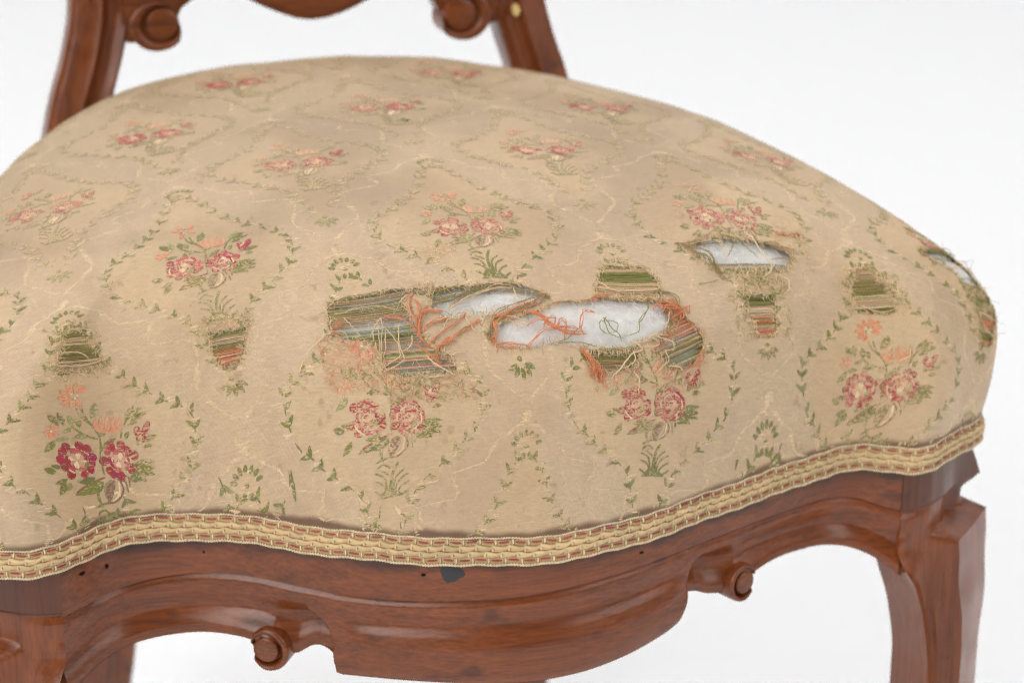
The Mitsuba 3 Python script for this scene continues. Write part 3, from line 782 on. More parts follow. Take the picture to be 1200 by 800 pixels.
def wreath(worn):
    """The leafy medallion round one bouquet, its crown of leaves above and its drop below."""
    m = Motif()
    for sd in (-1, 1):
        g = np.array(GARLAND) * [-sd, 1]
        d = np.gradient(g, axis=0)
        d /= np.linalg.norm(d, axis=1, keepdims=True)
        for (x, y), (tx, ty) in zip(g, d):
            nx, ny = -ty, tx
            for q in (1, -1):
                if rng.random() < .05 + worn * .40:
                    continue
                L = .036 * rng.uniform(.85, 1.15)
                # leaves sweep up towards the crown
                m.leaf(x + q * nx * .004, y + q * ny * .004, x - tx * L * .75 + q * nx * L * .72, y - ty * L * .75 + q * ny * L * .72, .0142, GREEN if rng.random() > .25 else GREEN2, .1 * q)
            if rng.random() > worn * .5:
                m.stroke([(x + tx * .016, y + ty * .016), (x - tx * .022, y - ty * .022)], .0052, GREEN)
            for _ in range(int(2 + 10 * worn)):                           # pale broken floats
                ox, oy = rng.normal(0, .018, 2)
                m.stroke([(x + ox - .006, y + oy), (x + ox + .007, y + oy + .001)], .0030, CREAM * rng.uniform(.88, 1.02), 3)
            if rng.random() > .45:                                        # small pale flowers between the sprigs
                for _ in range(4):
                    ox, oy = rng.normal(0, .011, 2)
                    m.stroke([(x + tx * .026 + ox - .013, y + ty * .026 + oy), (x + tx * .026 + ox + .013, y + ty * .026 + oy + .002)], .0042, CREAM, 4)
    for i, a in enumerate(np.radians([15, 40, 65, 90, 115, 140, 165, 250, 290])):
        r = (.034, .062) if i < 7 else (.022, .048)
        m.leaf(r[0] * np.cos(a), .57 + r[0] * np.sin(a), r[1] * np.cos(a), .57 + r[1] * np.sin(a) * .95, .016, GREEN)
    m.petal(-.008, .57, .008, .57, .014, GREEN)
    for _ in range(10):
        ox, oy = rng.normal(0, .024, 2)
        m.stroke([(ox - .012, .565 + oy), (ox + .012, .566 + oy)], .004, CREAM, 4)
    for a in np.radians([200, 232, 270, 308, 340]):                        # the drop
        m.leaf(.014 * np.cos(a), -.525 + .014 * np.sin(a), .052 * np.cos(a), -.53 + .058 * np.sin(a), .018, GREEN)
    m.petal(-.009, -.515, .009, -.515, .016, GREEN)
    return m


RIB = [(.012, .645), (.035, .64), (.072, .612), (.112, .592), (.130, .558), (.155, .522), (.190, .505), (.232, .493), (.268, .478), (.266, .448), (.247, .412), (.262, .386), (.30, .376), (.342, .368), (.392, .356), (.408, .335), (.405, .285), (.388, .22), (.378, .165), (.40, .13), (.445, .08), (.488, .035)]


def ribbon(worn):
    m = Motif()
    for sd in (-1, 1):
        q = spline(np.array(RIB) * [sd, 1], 150)
        for i in range(149):                                              # short weft floats, stepped as they are woven
            if rng.random() < .04 + .75 * worn:
                continue
            w = .0105 + .004 * np.sin(i * .35)
            x, y = q[i] + rng.normal(0, .0015, 2)
            m.stroke([(x - w * rng.uniform(.5, 1), y), (x + w * rng.uniform(.5, 1), y + .001)], .0046, (CREAM * .55 + lin((188, 160, 124)) * .45) * rng.uniform(.92, 1.06), 3)
    for _ in range(26):                                                   # the knot
        ox, oy = rng.normal(0, .014, 2)
        m.stroke([(ox - .010, .665 + oy), (ox + .010, .666 + oy)], .0042, CREAM * rng.uniform(.82, .96), 3)
    return m


KINDS = {}
for nm, fn in (('flower_bouquet', bouquet), ('leaf_wreath', wreath), ('ribbon', ribbon)):
    for j, w in enumerate((.0, .3, .55)):
        for k in range(2):
            KINDS[nm, j, k] = fn(w)


def numbered(base):
    if base not in scene:
        return base
    i = 1
    while f'{base}_{i:03d}' in scene:
        i += 1
    return f'{base}_{i:03d}'


def place(nm, ou, ov, j, k, lift):
    m = KINDS[nm, j, k]
    uv = np.vstack(m.p) + [ou, ov]
    f, c = np.vstack(m.f), np.vstack(m.c)
    P, N = on_cloth(uv, lift)
    bad = np.isnan(P[:, 0]) | in_torn(uv) | (P[:, 2] < .0135)
    f = f[~bad[f].any(1)]
    if len(f) < (20 if nm != 'flower_bouquet' else 260):
        return
    used = np.unique(f)
    re = np.full(len(uv), -1)
    re[used] = np.arange(len(used))
    v, f = P[used], re[f]
    n = np.cross(v[f[:, 1]] - v[f[:, 0]], v[f[:, 2]] - v[f[:, 0]])
    f = np.where(((n * N[used][f[:, 0]]).sum(1) < 0)[:, None], f[:, ::-1], f)
    col = c[used]
    if j == 2:                                                            # greens bleached on the top
        g = (col[:, 1] > .8 * col[:, 0])[:, None] & (col[:, :1] < .5)
        col = np.where(g, col * .60 + np.array([.45, .34, .20]) * .40, col)
    key = numbered(CHAIR + '__seat_cover__' + nm)
    if nm != 'flower_bouquet':
        labels[key] = {'kind': 'stuff'}
    scene[key] = mikit.ply((v, f), 'brocade_thread', smooth=True, uv=uv[used], color=col)


SPOTS = [(u, .7 + 1.4 * r) for r in range(3) for u in range(-1, 5)] + [(u + .5, 1.4 * r) for r in range(4) for u in range(-1, 4)]
for ou, ov in SPOTS:
    j = 0 if ov < .8 else 1 if ov < 1.5 else 2
    if (ou, ov) in ((1, .7), (2, .7)):
        j = 1
    k = int(rng.integers(2))
    place('ribbon', ou, ov, j, k, .00010)
    place('leaf_wreath', ou, ov, j, k, .00014)
    place('flower_bouquet', ou, ov, j, k, .00018)

# ------------------------------------------------------------------ bared weft threads across the holes
YARN = {'o': (208, 128, 84), 'c': (212, 184, 144), 'k': (218, 194, 156), 'g': (126, 128, 64), 'b': (152, 126, 88), 'l': (132, 122, 66), 'd': (108, 98, 58), 't': (184, 154, 118), 'p': (192, 134, 108), 'w': (208, 186, 156), 'r': (168, 44, 56)}
BANDS = {   # hole: (fraction from the bottom, to, colours, share of threads kept)
    'win_l': [(0, .10, 'tc', .9), (.10, .30, 'cctd', .85), (.30, .62, 'llbl', 1), (.62, .72, 'cttg', .9), (.72, .80, 'ttc', .8), (.80, 1, 'lbl', 1)],
    'win_l2': [(0, .16, 'tcp', .8), (.16, .38, 'ppco', .9), (.38, .52, 'oob', 1), (.52, .64, 'lld', 1), (.64, .80, 'twt', .95), (.80, 1, 'lgd', .9)],
    'win_c': [(0, .30, 'twbt', .95), (.30, .48, 'ltbc', .95), (.48, .78, 'llgd', 1), (.78, .88, 'tct', .9), (.88, 1, 'gt', .9)],
    'win_r': [(0, .14, 'lld', 1), (.14, .40, 'tctgw', .95), (.40, .74, 'llbl', 1), (.74, 1, 'tbtc', .9)],
    'left': [(0, .07, 'gl', .45), (.07, .17, 'gpw', .3), (.17, .40, 'opgtcw', .55), (.40, .52, 'glt', .55), (.52, .60, 'gt', .25), (.60, .68, 'bot', .7), (.68, .82, 'lbgt', .9), (.82, .87, 'gg', .6), (.87, .94, 'tb', .12), (.94, 1, 'lbt', .85)],
    'corner3': [(0, .25, 'tcg', .9), (.25, .6, 'gltg', .9), (.6, 1, 'ctgc', .85)],
    'slit': [(0, .55, 'tb', .03), (.55, .68, 'lb', .3), (.68, .80, 'lb', .15), (.80, 1, 'lbd', .8)],
    'main': [(0, .04, 'gb', .7), (.04, .95, 't', .0), (.95, 1, 'op', .5)],
    'under': [(0, .3, 'tct', .8), (.3, .7, 'ltpg', .9), (.7, 1, 'lbd', .95)],
    'fan': [(0, .18, 'gc', .35), (.18, .42, 'llct', .85), (.42, .58, 'opc', .75), (.58, .80, 'lco', .65), (.80, 1, 'gob', .8)],
    'upper': [(0, .14, 'llg', .9), (.14, .22, 'tw', .7), (.22, .30, 'lg', .5), (.30, .84, 'w', .0), (.84, .92, 'lg', .5), (.92, 1, 'gbt', .8)],
    'wedge': [(0, .22, 'oop', 1), (.22, .30, 'cct', .9), (.30, .48, 'lobl', 1), (.48, .72, 'tcwt', .95), (.72, 1, 'lgdl', 1)], 'red': [(0, 1, 'rrr', 1)],
    'corner': [(0, .2, 'tg', .8), (.2, .34, 'w', .05), (.34, .44, 'tgb', .8), (.44, .66, 'w', .03), (.66, .74, 'gb', .6), (.74, .9, 'w', .03), (.9, 1, 'bgt', .7)],
    'corner2': [(0, .18, 'oo', 1), (.18, .34, 'll', 1), (.34, .48, 'ct', .9), (.48, .66, 'po', 1), (.66, 1, 'tlt', .95)],
}
_order = list(HOLES)
for nm in _order:
    poly = shapely.Polygon(HOLES[nm])
    u0, v0, u1, v1 = poly.bounds
    pile = Pile()
    tilt = {'fan': .30, 'main': 0, 'left': .0}.get(nm, .0)
    step = .0026
    vs = np.arange(v0 - (.04 if tilt else 0), v1 + (.04 if tilt else 0), step)
    under = nm.startswith('win') or nm in ('wedge', 'corner2', 'corner3', 'under', 'red')
    for v, deep in [(x + step / 2, .0007) for x in vs if under or (nm in ('left', 'fan') and rng.random() < .2 and not .87 < (x - v0) / (v1 - v0) < .94)] + [(x, 0) for x in vs]:
        fr = (v - v0) / (v1 - v0)
        band = next((b for b in BANDS[nm] if b[0] <= np.clip(fr, 0, .999) < b[1]), None)
        if band is None:
            continue
        cut = poly.intersection(shapely.LineString([(u0 - .1, v - tilt * (u0 - .1 - (u0 + u1) / 2) * -1), (u1 + .1, v + tilt * (u1 + .1 - (u0 + u1) / 2))]))
        for seg in getattr(cut, 'geoms', [cut]):
            if seg.geom_type != 'LineString' or seg.length < .012 or rng.random() > band[3]:
                continue
            (a0, b0), (a1, b1) = seg.coords[0], seg.coords[-1]
            k = max(4, int((a1 - a0) / .03) + 2)
            s = np.linspace(-.08 if a1 - a0 > .1 else -.02, 1.02, k)
            s[0], s[-1] = -.012 / (a1 - a0), 1 + .012 / (a1 - a0)
            sag = rng.normal(0, .0022) * np.sin(np.pi * np.clip(s, 0, 1)) + rng.normal(0, .0006, k)
            uv = np.stack([a0 + (a1 - a0) * s, b0 + (b1 - b0) * s + sag], -1)
            lift = -.0004 - deep - .0006 * rng.random() * np.sin(np.pi * np.clip(s, 0, 1)) - .0003 * rng.random()
            P, N = on_cloth(uv, lift)
            if np.isnan(P).any():
                continue
            ch = band[2][rng.integers(len(band[2]))]
            pile.put(tube(P, .00021 * rng.uniform(.85, 1.25), 4), lin(YARN[ch]) * rng.uniform(.82, 1.12))
    pile.add(numbered(CHAIR + '__seat_cover__bared_weft'), 'yarn', kind='stuff')

# ------------------------------------------------------------------ loose threads, one by one
LOOSE = """o 1.067,1.037 1.109,1.020 1.141,0.998 1.165,0.968 1.177,0.935 1.187,0.924
o 1.191,1.100 1.170,1.074 1.166,1.039 1.175,0.999 1.168,0.962 1.181,0.932
o 1.186,1.077 1.191,1.035 1.173,0.994 1.171,0.952
o 1.225,1.044 1.193,1.018 1.174,0.988 1.169,0.957
o 1.274,1.028 1.230,1.027 1.196,1.026 1.180,1.015
o 1.291,1.006 1.242,0.996 1.204,0.985 1.185,0.971
o 1.353,1.009 1.298,0.980 1.253,0.964 1.212,0.942 1.188,0.927
o 1.392,0.992 1.345,0.968 1.298,0.947 1.252,0.927 1.221,0.916 1.209,0.892 1.216,0.866
o 1.270,0.948 1.237,0.931 1.214,0.912
o 1.143,0.936 1.169,0.910 1.205,0.877 1.216,0.863
o 1.284,0.938 1.246,0.925 1.224,0.916
o 0.882,1.022 0.912,1.032 0.933,1.037
o 0.868,0.990 0.891,0.997 0.904,0.993
o 0.885,1.013 0.915,1.022
c 0.997,0.973 1.027,1.007 1.053,1.028 1.053,1.010 1.036,0.966 1.026,0.923 1.015,0.891
c 1.034,1.030 1.054,1.030 1.038,1.006 1.026,0.950 1.012,0.891
c 1.054,1.004 1.072,0.973 1.087,0.933 1.086,0.901 1.051,0.883 1.011,0.865
c 1.115,1.013 1.098,0.970 1.091,0.927 1.098,0.895 1.065,0.871 1.014,0.857
c 1.141,0.965 1.136,0.939 1.111,0.920 1.093,0.916
c 0.930,1.055 0.943,1.023 0.965,0.985 0.968,0.979
c 0.903,1.074 0.934,1.067 0.966,1.079 1.010,1.076 1.127,1.055
c 0.867,1.006 0.899,1.006 0.918,0.995 0.921,0.966
c 0.853,0.977 0.877,0.966 0.899,0.956
k 1.174,0.897 1.193,0.872 1.231,0.845 1.262,0.826
c 1.187,0.870 1.221,0.850 1.260,0.829
c 1.207,0.995 1.254,1.000 1.317,0.998
c 1.246,0.905 1.264,0.890 1.288,0.897 1.311,0.899
c 1.317,0.998 1.298,0.995 1.273,0.988 1.253,0.964
c 1.136,1.080 1.176,1.097 1.191,1.100
c 1.168,0.825 1.227,0.829
c 1.346,1.000 1.354,0.977 1.369,0.958
c 1.055,0.992 1.047,0.948 1.023,0.901
c 1.036,1.018 1.009,0.969 1.010,0.924
g 1.081,0.995 1.097,0.965 1.098,0.932 1.073,0.902 1.039,0.879
g 1.299,0.949 1.332,0.964 1.358,0.972
g 1.105,0.921 1.133,0.966 1.145,1.003
g 1.253,1.072 1.301,1.088 1.361,1.088 1.390,1.099
g 1.279,1.048 1.336,1.071 1.364,1.082
g 1.062,1.003 1.082,0.972 1.090,0.944
g 1.007,0.981 1.011,0.958 0.991,0.943
c 1.290,1.034 1.344,1.049 1.408,1.061 1.469,1.065 1.554,1.075
c 1.294,1.028 1.366,1.046 1.433,1.063 1.518,1.082 1.557,1.080
c 1.300,1.030 1.353,1.043 1.412,1.055 1.493,1.066 1.546,1.070
b 1.303,1.037 1.369,1.053 1.434,1.065 1.505,1.068
g 1.263,1.051 1.341,1.057 1.405,1.066 1.477,1.082
b 1.254,1.058 1.311,1.054 1.404,1.076 1.478,1.084
o 1.572,1.006 1.610,0.993 1.637,0.970 1.667,0.949 1.709,0.939 1.772,0.941
o 1.594,1.007 1.630,0.987 1.644,0.967 1.689,0.945 1.767,0.951
o 1.578,1.004 1.621,0.984 1.631,0.964 1.662,0.955 1.746,0.957
o 1.622,0.970 1.651,0.984 1.668,0.982 1.650,0.964
o 1.670,0.958 1.692,0.976 1.704,0.966 1.689,0.945 1.677,0.922
o 1.663,0.958 1.613,0.948 1.559,0.922 1.540,0.912
o 1.830,1.012 1.792,1.011 1.766,0.990 1.750,0.957 1.764,0.941
o 1.562,0.968 1.604,0.979 1.641,0.970
o 1.410,0.936 1.438,0.952 1.441,0.985 1.488,0.999 1.546,1.015 1.606,1.033 1.679,1.067
g 1.408,0.939 1.432,0.947 1.442,0.979 1.494,0.996 1.560,1.012 1.633,1.044 1.674,1.064
b 1.400,0.948 1.426,0.958 1.437,0.985 1.483,1.005 1.557,1.023 1.627,1.047 1.673,1.070
o 1.412,0.931 1.437,0.941 1.447,0.974 1.502,0.999 1.570,1.019 1.629,1.036
b 1.412,0.942 1.423,0.969 1.464,0.995 1.536,1.009 1.612,1.030 1.678,1.061
g 1.398,0.959 1.403,0.936 1.419,0.931
o 1.438,0.925 1.492,0.922 1.547,0.912
o 1.430,0.922 1.469,0.919 1.511,0.914
g 1.850,0.945 1.827,0.958 1.829,0.975 1.862,0.983 1.897,0.973 1.881,0.946 1.849,0.942
g 1.855,0.997 1.864,0.966 1.886,0.939 1.900,0.919
g 1.868,1.001 1.853,0.976 1.861,0.945 1.914,0.929
g 2.035,1.065 2.031,1.031 1.986,0.988 1.965,0.946 1.916,0.935
g 2.057,1.061 2.015,1.009 1.981,0.974
g 1.652,0.918 1.689,0.924 1.727,0.945 1.771,0.973
g 1.655,0.914 1.709,0.914 1.806,0.899
g 1.805,0.895 1.874,0.893 1.946,0.901
o 2.057,1.030 2.092,1.052 2.127,1.043 2.148,1.011
o 2.070,1.045 2.107,1.028 2.151,1.019 2.147,0.982
o 2.142,1.073 2.136,1.034 2.154,1.003
o 2.193,1.028 2.156,1.011 2.110,0.991
o 2.086,1.014 2.119,1.039 2.148,1.034
o 2.158,1.041 2.164,1.010 2.147,0.982
o 2.191,1.009 2.191,1.031 2.161,1.026
o 2.151,1.065 2.149,1.026 2.134,1.004
g 2.087,1.100 2.138,1.093 2.167,1.067 2.155,1.018 2.112,0.969 2.049,0.943
b 2.093,1.095 2.143,1.085 2.160,1.056 2.148,1.011
c 1.888,1.134 1.907,1.107 1.947,1.092 2.023,1.093 2.121,1.110
c 2.124,1.020 2.092,0.984 2.079,0.952
c 1.397,0.976 1.421,0.997 1.458,0.998 1.499,0.993 1.558,0.976
c 1.536,1.055 1.539,1.037 1.504,1.004
c 1.560,1.074 1.555,1.049 1.600,1.036 1.596,1.018
k 1.934,0.918 1.962,0.905 1.975,0.891 1.933,0.878 1.869,0.826 1.836,0.793
c 2.032,0.937 2.060,0.922 2.088,0.906 2.092,0.885 2.060,0.884
c 2.007,0.931 2.041,0.909 2.015,0.896 1.962,0.905
c 1.938,0.885 1.919,0.845 1.885,0.832
c 2.061,0.887 2.060,0.860 2.026,0.821 2.017,0.812
c 2.068,0.832 2.108,0.823 2.130,0.804
c 1.927,0.825 1.934,0.784 1.938,0.742
c 1.940,0.912 1.989,0.918 2.032,0.937 2.079,0.934
g 1.939,0.871 1.924,0.832 1.889,0.778
g 1.950,0.885 1.976,0.857 1.998,0.850
g 2.098,0.948 2.112,0.905 2.122,0.890
g 1.932,0.872 1.888,0.846 1.859,0.813
o 1.734,0.894 1.766,0.867 1.791,0.833 1.818,0.806
o 1.740,0.887 1.764,0.854 1.780,0.814 1.785,0.794
o 1.754,0.848 1.773,0.821 1.783,0.780
o 1.760,0.834 1.747,0.808
o 1.791,0.833 1.802,0.807 1.813,0.759
o 1.782,0.827 1.772,0.801
o 1.803,0.813 1.796,0.787
o 1.749,0.890 1.770,0.847 1.795,0.807 1.795,0.780
o 1.738,0.895 1.756,0.874 1.771,0.834 1.763,0.808
o 2.213,0.876 2.185,0.850 2.169,0.821
o 2.219,0.861 2.191,0.829 2.156,0.818
o 1.859,1.077 1.878,1.070 1.910,1.076
o 1.828,1.056 1.859,1.058
c 1.521,0.977 1.531,0.966 1.556,0.971 1.553,0.982 1.528,0.974
c 1.526,0.979 1.543,0.976 1.556,0.963
k 2.549,1.310 2.556,1.260 2.566,1.192 2.575,1.164 2.537,1.135
c 2.575,1.164 2.602,1.181
c 2.402,1.287 2.412,1.247 2.407,1.207
c 2.407,1.283 2.423,1.242 2.413,1.206
g 2.436,1.310 2.459,1.290 2.492,1.264 2.519,1.237 2.546,1.208
g 2.466,1.265 2.447,1.238 2.424,1.215
b 2.283,1.286 2.311,1.249 2.341,1.218 2.354,1.171 2.375,1.126
b 2.286,1.278 2.318,1.252 2.348,1.211 2.364,1.164 2.384,1.132
g 2.299,1.251 2.323,1.220 2.344,1.178 2.367,1.139
b 2.275,1.283 2.301,1.243 2.329,1.206 2.350,1.178 2.376,1.145
g 2.311,1.235 2.333,1.199 2.355,1.158
b 2.249,1.295 2.295,1.285 2.354,1.300 2.411,1.324
g 2.276,1.120 2.313,1.117 2.351,1.130
b 2.616,1.272 2.657,1.257 2.695,1.234 2.685,1.211 2.598,1.204
b 2.605,1.278 2.655,1.268 2.707,1.243
c 2.576,1.275 2.630,1.275 2.678,1.257
g 2.521,1.147 2.537,1.098 2.562,1.047
c 2.613,1.137 2.633,1.113 2.613,1.075
g 3.329,1.368 3.406,1.362 3.535,1.398
b 3.311,1.351 3.415,1.391 3.518,1.396
b 3.399,1.400 3.412,1.338 3.400,1.298
g 3.406,1.362 3.383,1.306 3.408,1.294
c 3.434,1.283 3.553,1.310 3.595,1.269
c 3.463,1.186 3.553,1.198 3.617,1.207
g 3.462,1.231 3.494,1.205 3.529,1.202
c 3.496,1.058 3.543,1.039 3.602,1.034
c 3.521,0.978 3.562,0.960 3.596,0.941
c 3.417,1.290 3.540,1.327 3.565,1.292
c -0.047,1.122 -0.008,1.123 0.023,1.108 0.038,1.091
c -0.067,1.068 -0.029,1.066 0.088,1.077
c 2.957,1.048 2.988,1.033 3.029,1.019 3.065,1.022
c 2.923,1.036 2.989,1.039 3.067,1.036
c 3.100,0.847 3.099,0.814 3.062,0.797 3.055,0.753
c 0.730,0.872 0.773,0.933 0.822,0.976 0.861,0.999 0.893,0.989
c 1.136,0.451 1.181,0.464"""
_names = {'o': 'orange_thread', 'c': 'cream_thread', 'k': 'cream_thread', 'g': 'green_thread', 'b': 'brown_thread'}


def loose(ch, uv, high, r):
    n = max(8, 5 * len(uv))
    q = spline(uv, n)
    s = np.linspace(0, 1, n)
    arch = high * np.sin(np.pi * s)**.7 * (1 + .35 * np.sin(s * 9 + rng.random() * 6)) + .0005
    inh = in_torn(q)
    P, N = on_cloth(q, arch + np.where(inh, .0004, 0))
    if np.isnan(P).any():
        return
    P = P + rng.normal(0, .00010, P.shape)
    add(numbered(CHAIR + '__seat_cover__' + _names[ch]), tube(P, r * np.interp(s, [0, .85, 1], [1, .9, .5]), 5), 'yarn', smooth=True, color=np.tile(lin(YARN[ch]) * rng.uniform(.86, 1.1), (5 * n, 1)))


for line in LOOSE.split('\n'):
    w = line.split()
    ch, uv = w[0], np.array([[float(x) for x in t.split(',')] for t in w[1:]])
    copies = 3 if ch == 'o' and len(w) > 4 else 2 if ch in 'ob' else 1
    for i in range(copies):
        loose(ch, uv + rng.normal(0, .0035 if i else 0, uv.shape), rng.uniform(.0006, .0026), {'k': .00036, 'c': .00025, 'o': .00019, 'g': .00022, 'b': .00021}[ch])

# short broken fibres standing along every torn edge and over the worn places
fray = Pile()
EDGE = {'main': 'cccwgo', 'left': 'cccwg', 'slit': 'cccwg', 'fan': 'cgto', 'upper': 'cckwg', 'corner': 'cwkgg', 'win_l': 'ccwkg', 'win_l2': 'cwckg', 'win_c': 'cwkg', 'win_r': 'cwckg', 'wedge': 'ckwg', 'corner2': 'cwgg', 'corner3': 'cgwg', 'under': 'wc', 'red': 'c'}


def fibre(u, v, ang, L, ch, r=.00011, high=.0010):
    t = np.linspace(0, 1, 6)
    b = rng.normal(0, .9)
    uv = np.stack([u + L * t * np.cos(ang + b * t), v + L * t * np.sin(ang + b * t) * .9], -1)
    P, N = on_cloth(uv, .0002 + high * rng.random() * np.sin(np.pi * t * rng.uniform(.5, 1)))
    if not np.isnan(P).any():
        fray.put(tube(P, r * np.array([1, 1, 1, .9, .8, .5]), 3), lin(YARN[ch]) * rng.uniform(.92, 1.2))


for nm in _order:
    ring = shapely.Polygon(HOLES[nm]).exterior
    cen = np.array(shapely.Polygon(HOLES[nm]).centroid.coords[0])
    for d in np.arange(0, ring.length, .0021 if nm.startswith(('win', 'upper', 'corner')) else .0032):
        x, y = ring.interpolate(d).coords[0]
        x, y = x + rng.normal(0, .004), y + rng.normal(0, .003)
        side = abs(x - cen[0]) > .35 * (ring.bounds[2] - ring.bounds[0])
        ang = (np.pi / 2 if rng.random() < .6 else -np.pi / 2) + rng.normal(0, .5) if side else np.arctan2(cen[1] - y, (cen[0] - x) * .3) + rng.normal(0, .5)
        fibre(x, y, ang, rng.uniform(.012, .034) * (.8 if nm.startswith('win') else 1), EDGE[nm][rng.integers(len(EDGE[nm]))])
# worn strips: broken warp over bared orange weft below and left of the big tear, and between the upper tears
for (ua, ub, va, vb, n, cols, flatness) in [(.80, 1.05, .80, .98, 420, 'pcwcow', 1), (1.0, 1.32, .74, .84, 200, 'ptcg', 1), (1.98, 2.2, .74, .85, 160, 'ptcw', 1), (2.42, 2.64, 1.08, 1.145, 170, 'ccgwg', 0), (1.75, 1.95, .76, .84, 130, 'pcww', 1), (.45, .62, 1.06, 1.12, 130, 'ccgw', 0),
                                            (.0, .10, 1.0, 1.26, 110, 'ccg', 0), (-.09, .0, 1.0, 1.26, 110, 'ccg', 0), (2.88, 2.95, 1.0, 1.22, 110, 'ccg', 0), (3.04, 3.12, .98, 1.2, 110, 'ccg', 0), (1.28, 1.42, 1.24, 1.30, 60, 'cw', 1), (3.42, 3.64, .92, 1.34, 260, 'cwgk', 0), (2.38, 2.46, .90, 1.08, 80, 'cg', 0), (2.53, 2.62, .90, 1.08, 80, 'cg', 0),
                                            (1.0, 1.2, .80, .90, 150, 'ggwc', 0), (2.66, 2.8, 1.24, 1.34, 70, 'ccw', 1)]:
    for _ in range(n):
        u, v = rng.uniform(ua, ub), rng.uniform(va, vb)
        if not shapely.contains_xy(TORN, u, v):
            fibre(u, v, rng.normal(0, .12) if flatness else rng.uniform(-3.1, 3.1), rng.uniform(.012, .045 if flatness else .024), cols[rng.integers(len(cols))], .00011, .0004 if flatness else .0011)
# hairs that stand off the right-hand corner
for _ in range(34):
    u, v = rng.uniform(3.42, 3.66), rng.uniform(.95, 1.36)
    P, N = on_cloth(np.array([[u, v]]))
    if np.isnan(P).any():
        continue
    d = N[0] + rng.normal(0, .5, 3)
    t = np.linspace(0, 1, 6)[:, None]
    L = rng.uniform(.0015, .0045)
    fray.put(tube(P[0] + d * L * t + rng.normal(0, 1, 3) * L * .6 * t**2, .00012, 3), lin(YARN['gccb'[rng.integers(4)]]))
for nm, n in (('main', 260), ('slit', 110), ('upper', 110), ('left', 90), ('corner', 70)):       # hairs of the wadding
    u0, v0, u1, v1 = shapely.Polygon(HOLES[nm]).bounds
    for _ in range(n):
        t = np.linspace(0, 1, 8)
        a = rng.uniform(0, 6.3)
        uv = np.stack([rng.uniform(u0, u1) + .035 * t * np.cos(a + t * rng.normal(0, 2.5)), rng.uniform(v0, v1) + .025 * t * np.sin(a + t * rng.normal(0, 2.5))], -1)
        if in_torn(uv).all():
            P, N = on_cloth(uv, -.0012 + .0012 * rng.random())
            if not np.isnan(P).any():
                fray.put(tube(P, .00007, 3), lin((222, 222, 222)))
fray.add(CHAIR + '__seat_cover__frayed_edge', 'yarn', kind='stuff')

# ------------------------------------------------------------------ woven braid along the lower edge
PITCH, HB = .00715, .0128
CORD, CREAMY, REDY, OLIVE, RUST = [lin(c) for c in ((200, 172, 130), (212, 192, 156), (156, 62, 66), (178, 156, 110), (180, 102, 44))]
_lx = np.where((O_ALL[:, 1] < .13))[0]
SA, SB = S_ALL[_lx[0]], S_ALL[_lx[-1]]
_sb = np.linspace(0, 1, 2401)


def braid(s, h, d):
    """Point on the braid: s along the outline, h up from its lower edge, d out from its ground."""
    s, h, d = np.broadcast_arrays(np.asarray(s, float), h, d)
    # worn and lifting a little in places
    wob = .00045 * np.sin(s * 61 + 2) * np.sin(s * 23) + .00025 * np.sin(s * 700) + .0004 * np.sin(s * 190 + 1)
    return at_outline(s, .0006 + d - .0012 * (h / HB)**2, h + wob)


_prof = [(.0006, -.0012), (.0006, .0), (.0064, .0004), (.0124, .0), (.0124, -.0024)]
_g = np.stack([braid(_sb, h, d) for h, d in _prof], 1)
add(CHAIR + '__braid_trim', (_g.reshape(-1, 3), quads(len(_sb), len(_prof))), 'yarn', smooth=False, color=np.tile(lin((182, 156, 112)), (len(_sb) * len(_prof), 1)), label='woven cream and tan braid with two rows of red stitches')


def bead(s0, s1, h0, h1, thick, high, color, key, tw=0., n=7, lab=None):
    """A short cord from (s0, h0) to (s1, h1) lying on the braid."""
    t = np.linspace(0, 1, n)
    P = braid(s0 + (s1 - s0) * t, h0 + (h1 - h0) * t, high * np.sin(np.pi * t)**.6)
    add(numbered_fast(key), tube(P, thick * np.array([.55] + [1] * (n - 2) + [.55]), 6), 'yarn', smooth=True, color=np.tile(color * rng.uniform(.84, 1.1) * dirt(s0), (6 * n, 1)))


COUNT = {}


def dirt(s):
    """Old soiling along the braid."""
    return np.array([1, .985, .95]) * (.80 + .34 * float(meshkit.fbm(np.array([s * 46, 1.5, 0]), 3, 4)))



def numbered_fast(base):
    k = COUNT.get(base, 0)
    COUNT[base] = k + 1
    return base if k == 0 else f'{base}_{k:03d}'


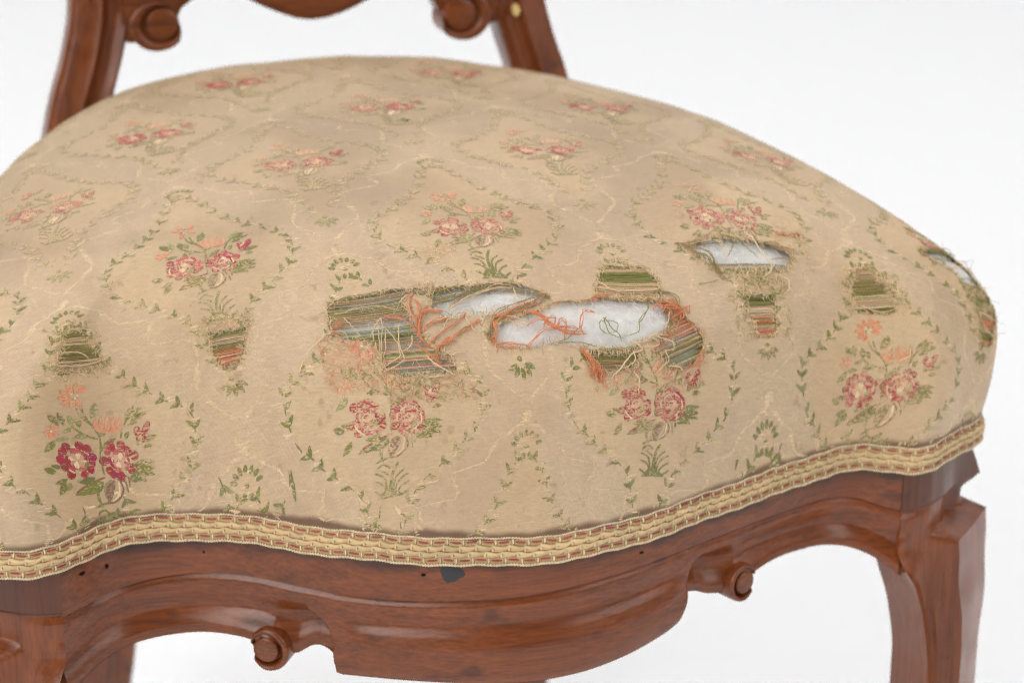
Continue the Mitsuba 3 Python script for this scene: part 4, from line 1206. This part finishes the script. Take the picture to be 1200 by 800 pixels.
_K = CHAIR + '__braid_trim__'
ds = PITCH / LEN
nst = int((SB - SA) / ds)
edge, ply2 = Pile(), Pile()
for i in range(nst):
    s = SA + i * ds
    j = rng.normal(0, .02) * ds
    for row, (h, hb) in enumerate(((.0024, 1), (.0108, -1))):
        x = s + (0 if row == 0 else .45 * ds) + j
        bead(x + .17 * ds, x + .85 * ds, h + rng.normal(0, .0001), h + rng.normal(0, .0001), .00040, .0004, REDY, _K + 'red_stitch')
        bead(x + .02 * ds, x + .02 * ds + rng.normal(0, .02) * ds, h - .0016 if row == 0 else h - .0014, h + .0015, .00042, .0007, CREAMY, _K + 'cream_bar', n=5)
        ply2.put(tube(braid(np.linspace(x + .1 * ds, x + .9 * ds, 6), h + hb * .0012, .0002), .00042, 5), OLIVE * rng.uniform(.8, 1.1))
    for row, h in enumerate((.0054, .0080)):
        x = s + (.25 if row else -.22) * ds
        w = .00105
        for q in (-1, 1):                                                # two plies crossing: a plaited lozenge
            t = np.linspace(0, 1, 8)
            P = braid(x + (t * .96) * ds, h + q * (.0009 - .0014 * t), .0004 + .0007 * np.sin(np.pi * t) + .0003 * q * np.cos(np.pi * t))
            add(numbered_fast(_K + 'tan_cord'), tube(P, .00102 * np.array([.6, .9, 1, 1, 1, 1, .9, .6]), 6), 'yarn', smooth=True, color=np.tile(CORD * rng.uniform(.86, 1.08) * dirt(s), (48, 1))) if q > 0 else ply2.put(tube(P, .00098, 5), CORD * rng.uniform(.80, 1.02) * dirt(s))
        xb = x + .98 * ds
        ply2.put(tube(braid(np.full(5, xb), np.linspace(h - .0012, h + .0012, 5), .0004 + .0011 * np.sin(np.linspace(0, np.pi, 5))), .00052, 5), CREAMY * rng.uniform(.85, 1.05))
_m = int((SB - SA) * LEN / .0013)
for h, dd, col in ((.0004, .0006, CREAMY), (.0128, .0003, CREAMY)):       # picot edges, laid as slanting turns of a thin cord
    for i in range(_m):
        s = SA + (SB - SA) * i / _m
        t = np.linspace(-1, 1, 4)
        edge.put(tube(braid(s + t * .0008 / LEN, h + t * .00042, dd + .0004 * (1 - t**2)), .00042, 5), col * rng.uniform(.80, 1.08))
t = np.linspace(SA, SB, 1500)
edge.put(tube(braid(t, .0137 + .0003 * np.sin(t * 900) + .0002 * np.sin(t * 333), -.0004), .00062, 5), RUST)
edge.add(_K + 'picot_edge', 'yarn', kind='stuff')
ply2.add(_K + 'woven_ground', 'yarn', kind='stuff')

# ------------------------------------------------------------------ nail holes and knocks along the top of the rail
pits = 0
for x, z, w, h in [(-.0457, -.0062, .0013, .0008), (-.1790, -.0085, .0009, .0013), (-.1905, -.0070, .0016, .0010), (-.1360, -.0068, .0006, .0006), (.0560, -.0060, .0013, .0006)]:
    s0 = s_of_x(x)
    th = np.linspace(0, 2 * np.pi, 14)[:-1]
    rr = rng.uniform(.7, 1.2, 13)
    P = at_outline(s0 + rr * w * np.cos(th) / LEN, -.0010 + 0 * th, z + rr * h * np.sin(th))
    c = at_outline(np.array([s0]), np.array([-.0011]), z)
    v = np.vstack([P, c])
    k = np.arange(13)
    add(CHAIR + '__apron__nail_hole' + ('' if pits == 0 else f'_{pits:03d}'), (v, np.stack([k, (k + 1) % 13, k * 0 + 13], 1)), 'dark_gap')
    pits += 1
s0 = s_of_x(-.0338)
th = np.linspace(0, 2 * np.pi, 28)[:-1]
rr = 1 + .12 * np.sin(3 * th + 1) + rng.normal(0, .04, 27)
P = at_outline(s0 + .0052 * rr * np.cos(th) / LEN, -.0011 + 0 * th, -.0050 + .0040 * rr * np.sin(th))
c = at_outline(np.array([s0]), np.array([-.0003]), -.0050)
k = np.arange(27)
add(CHAIR + '__apron__nail_head', (np.vstack([P, c]), np.stack([k, (k + 1) % 27, k * 0 + 27], 1)), 'iron', smooth=True, label='blackened round nail head under the braid')
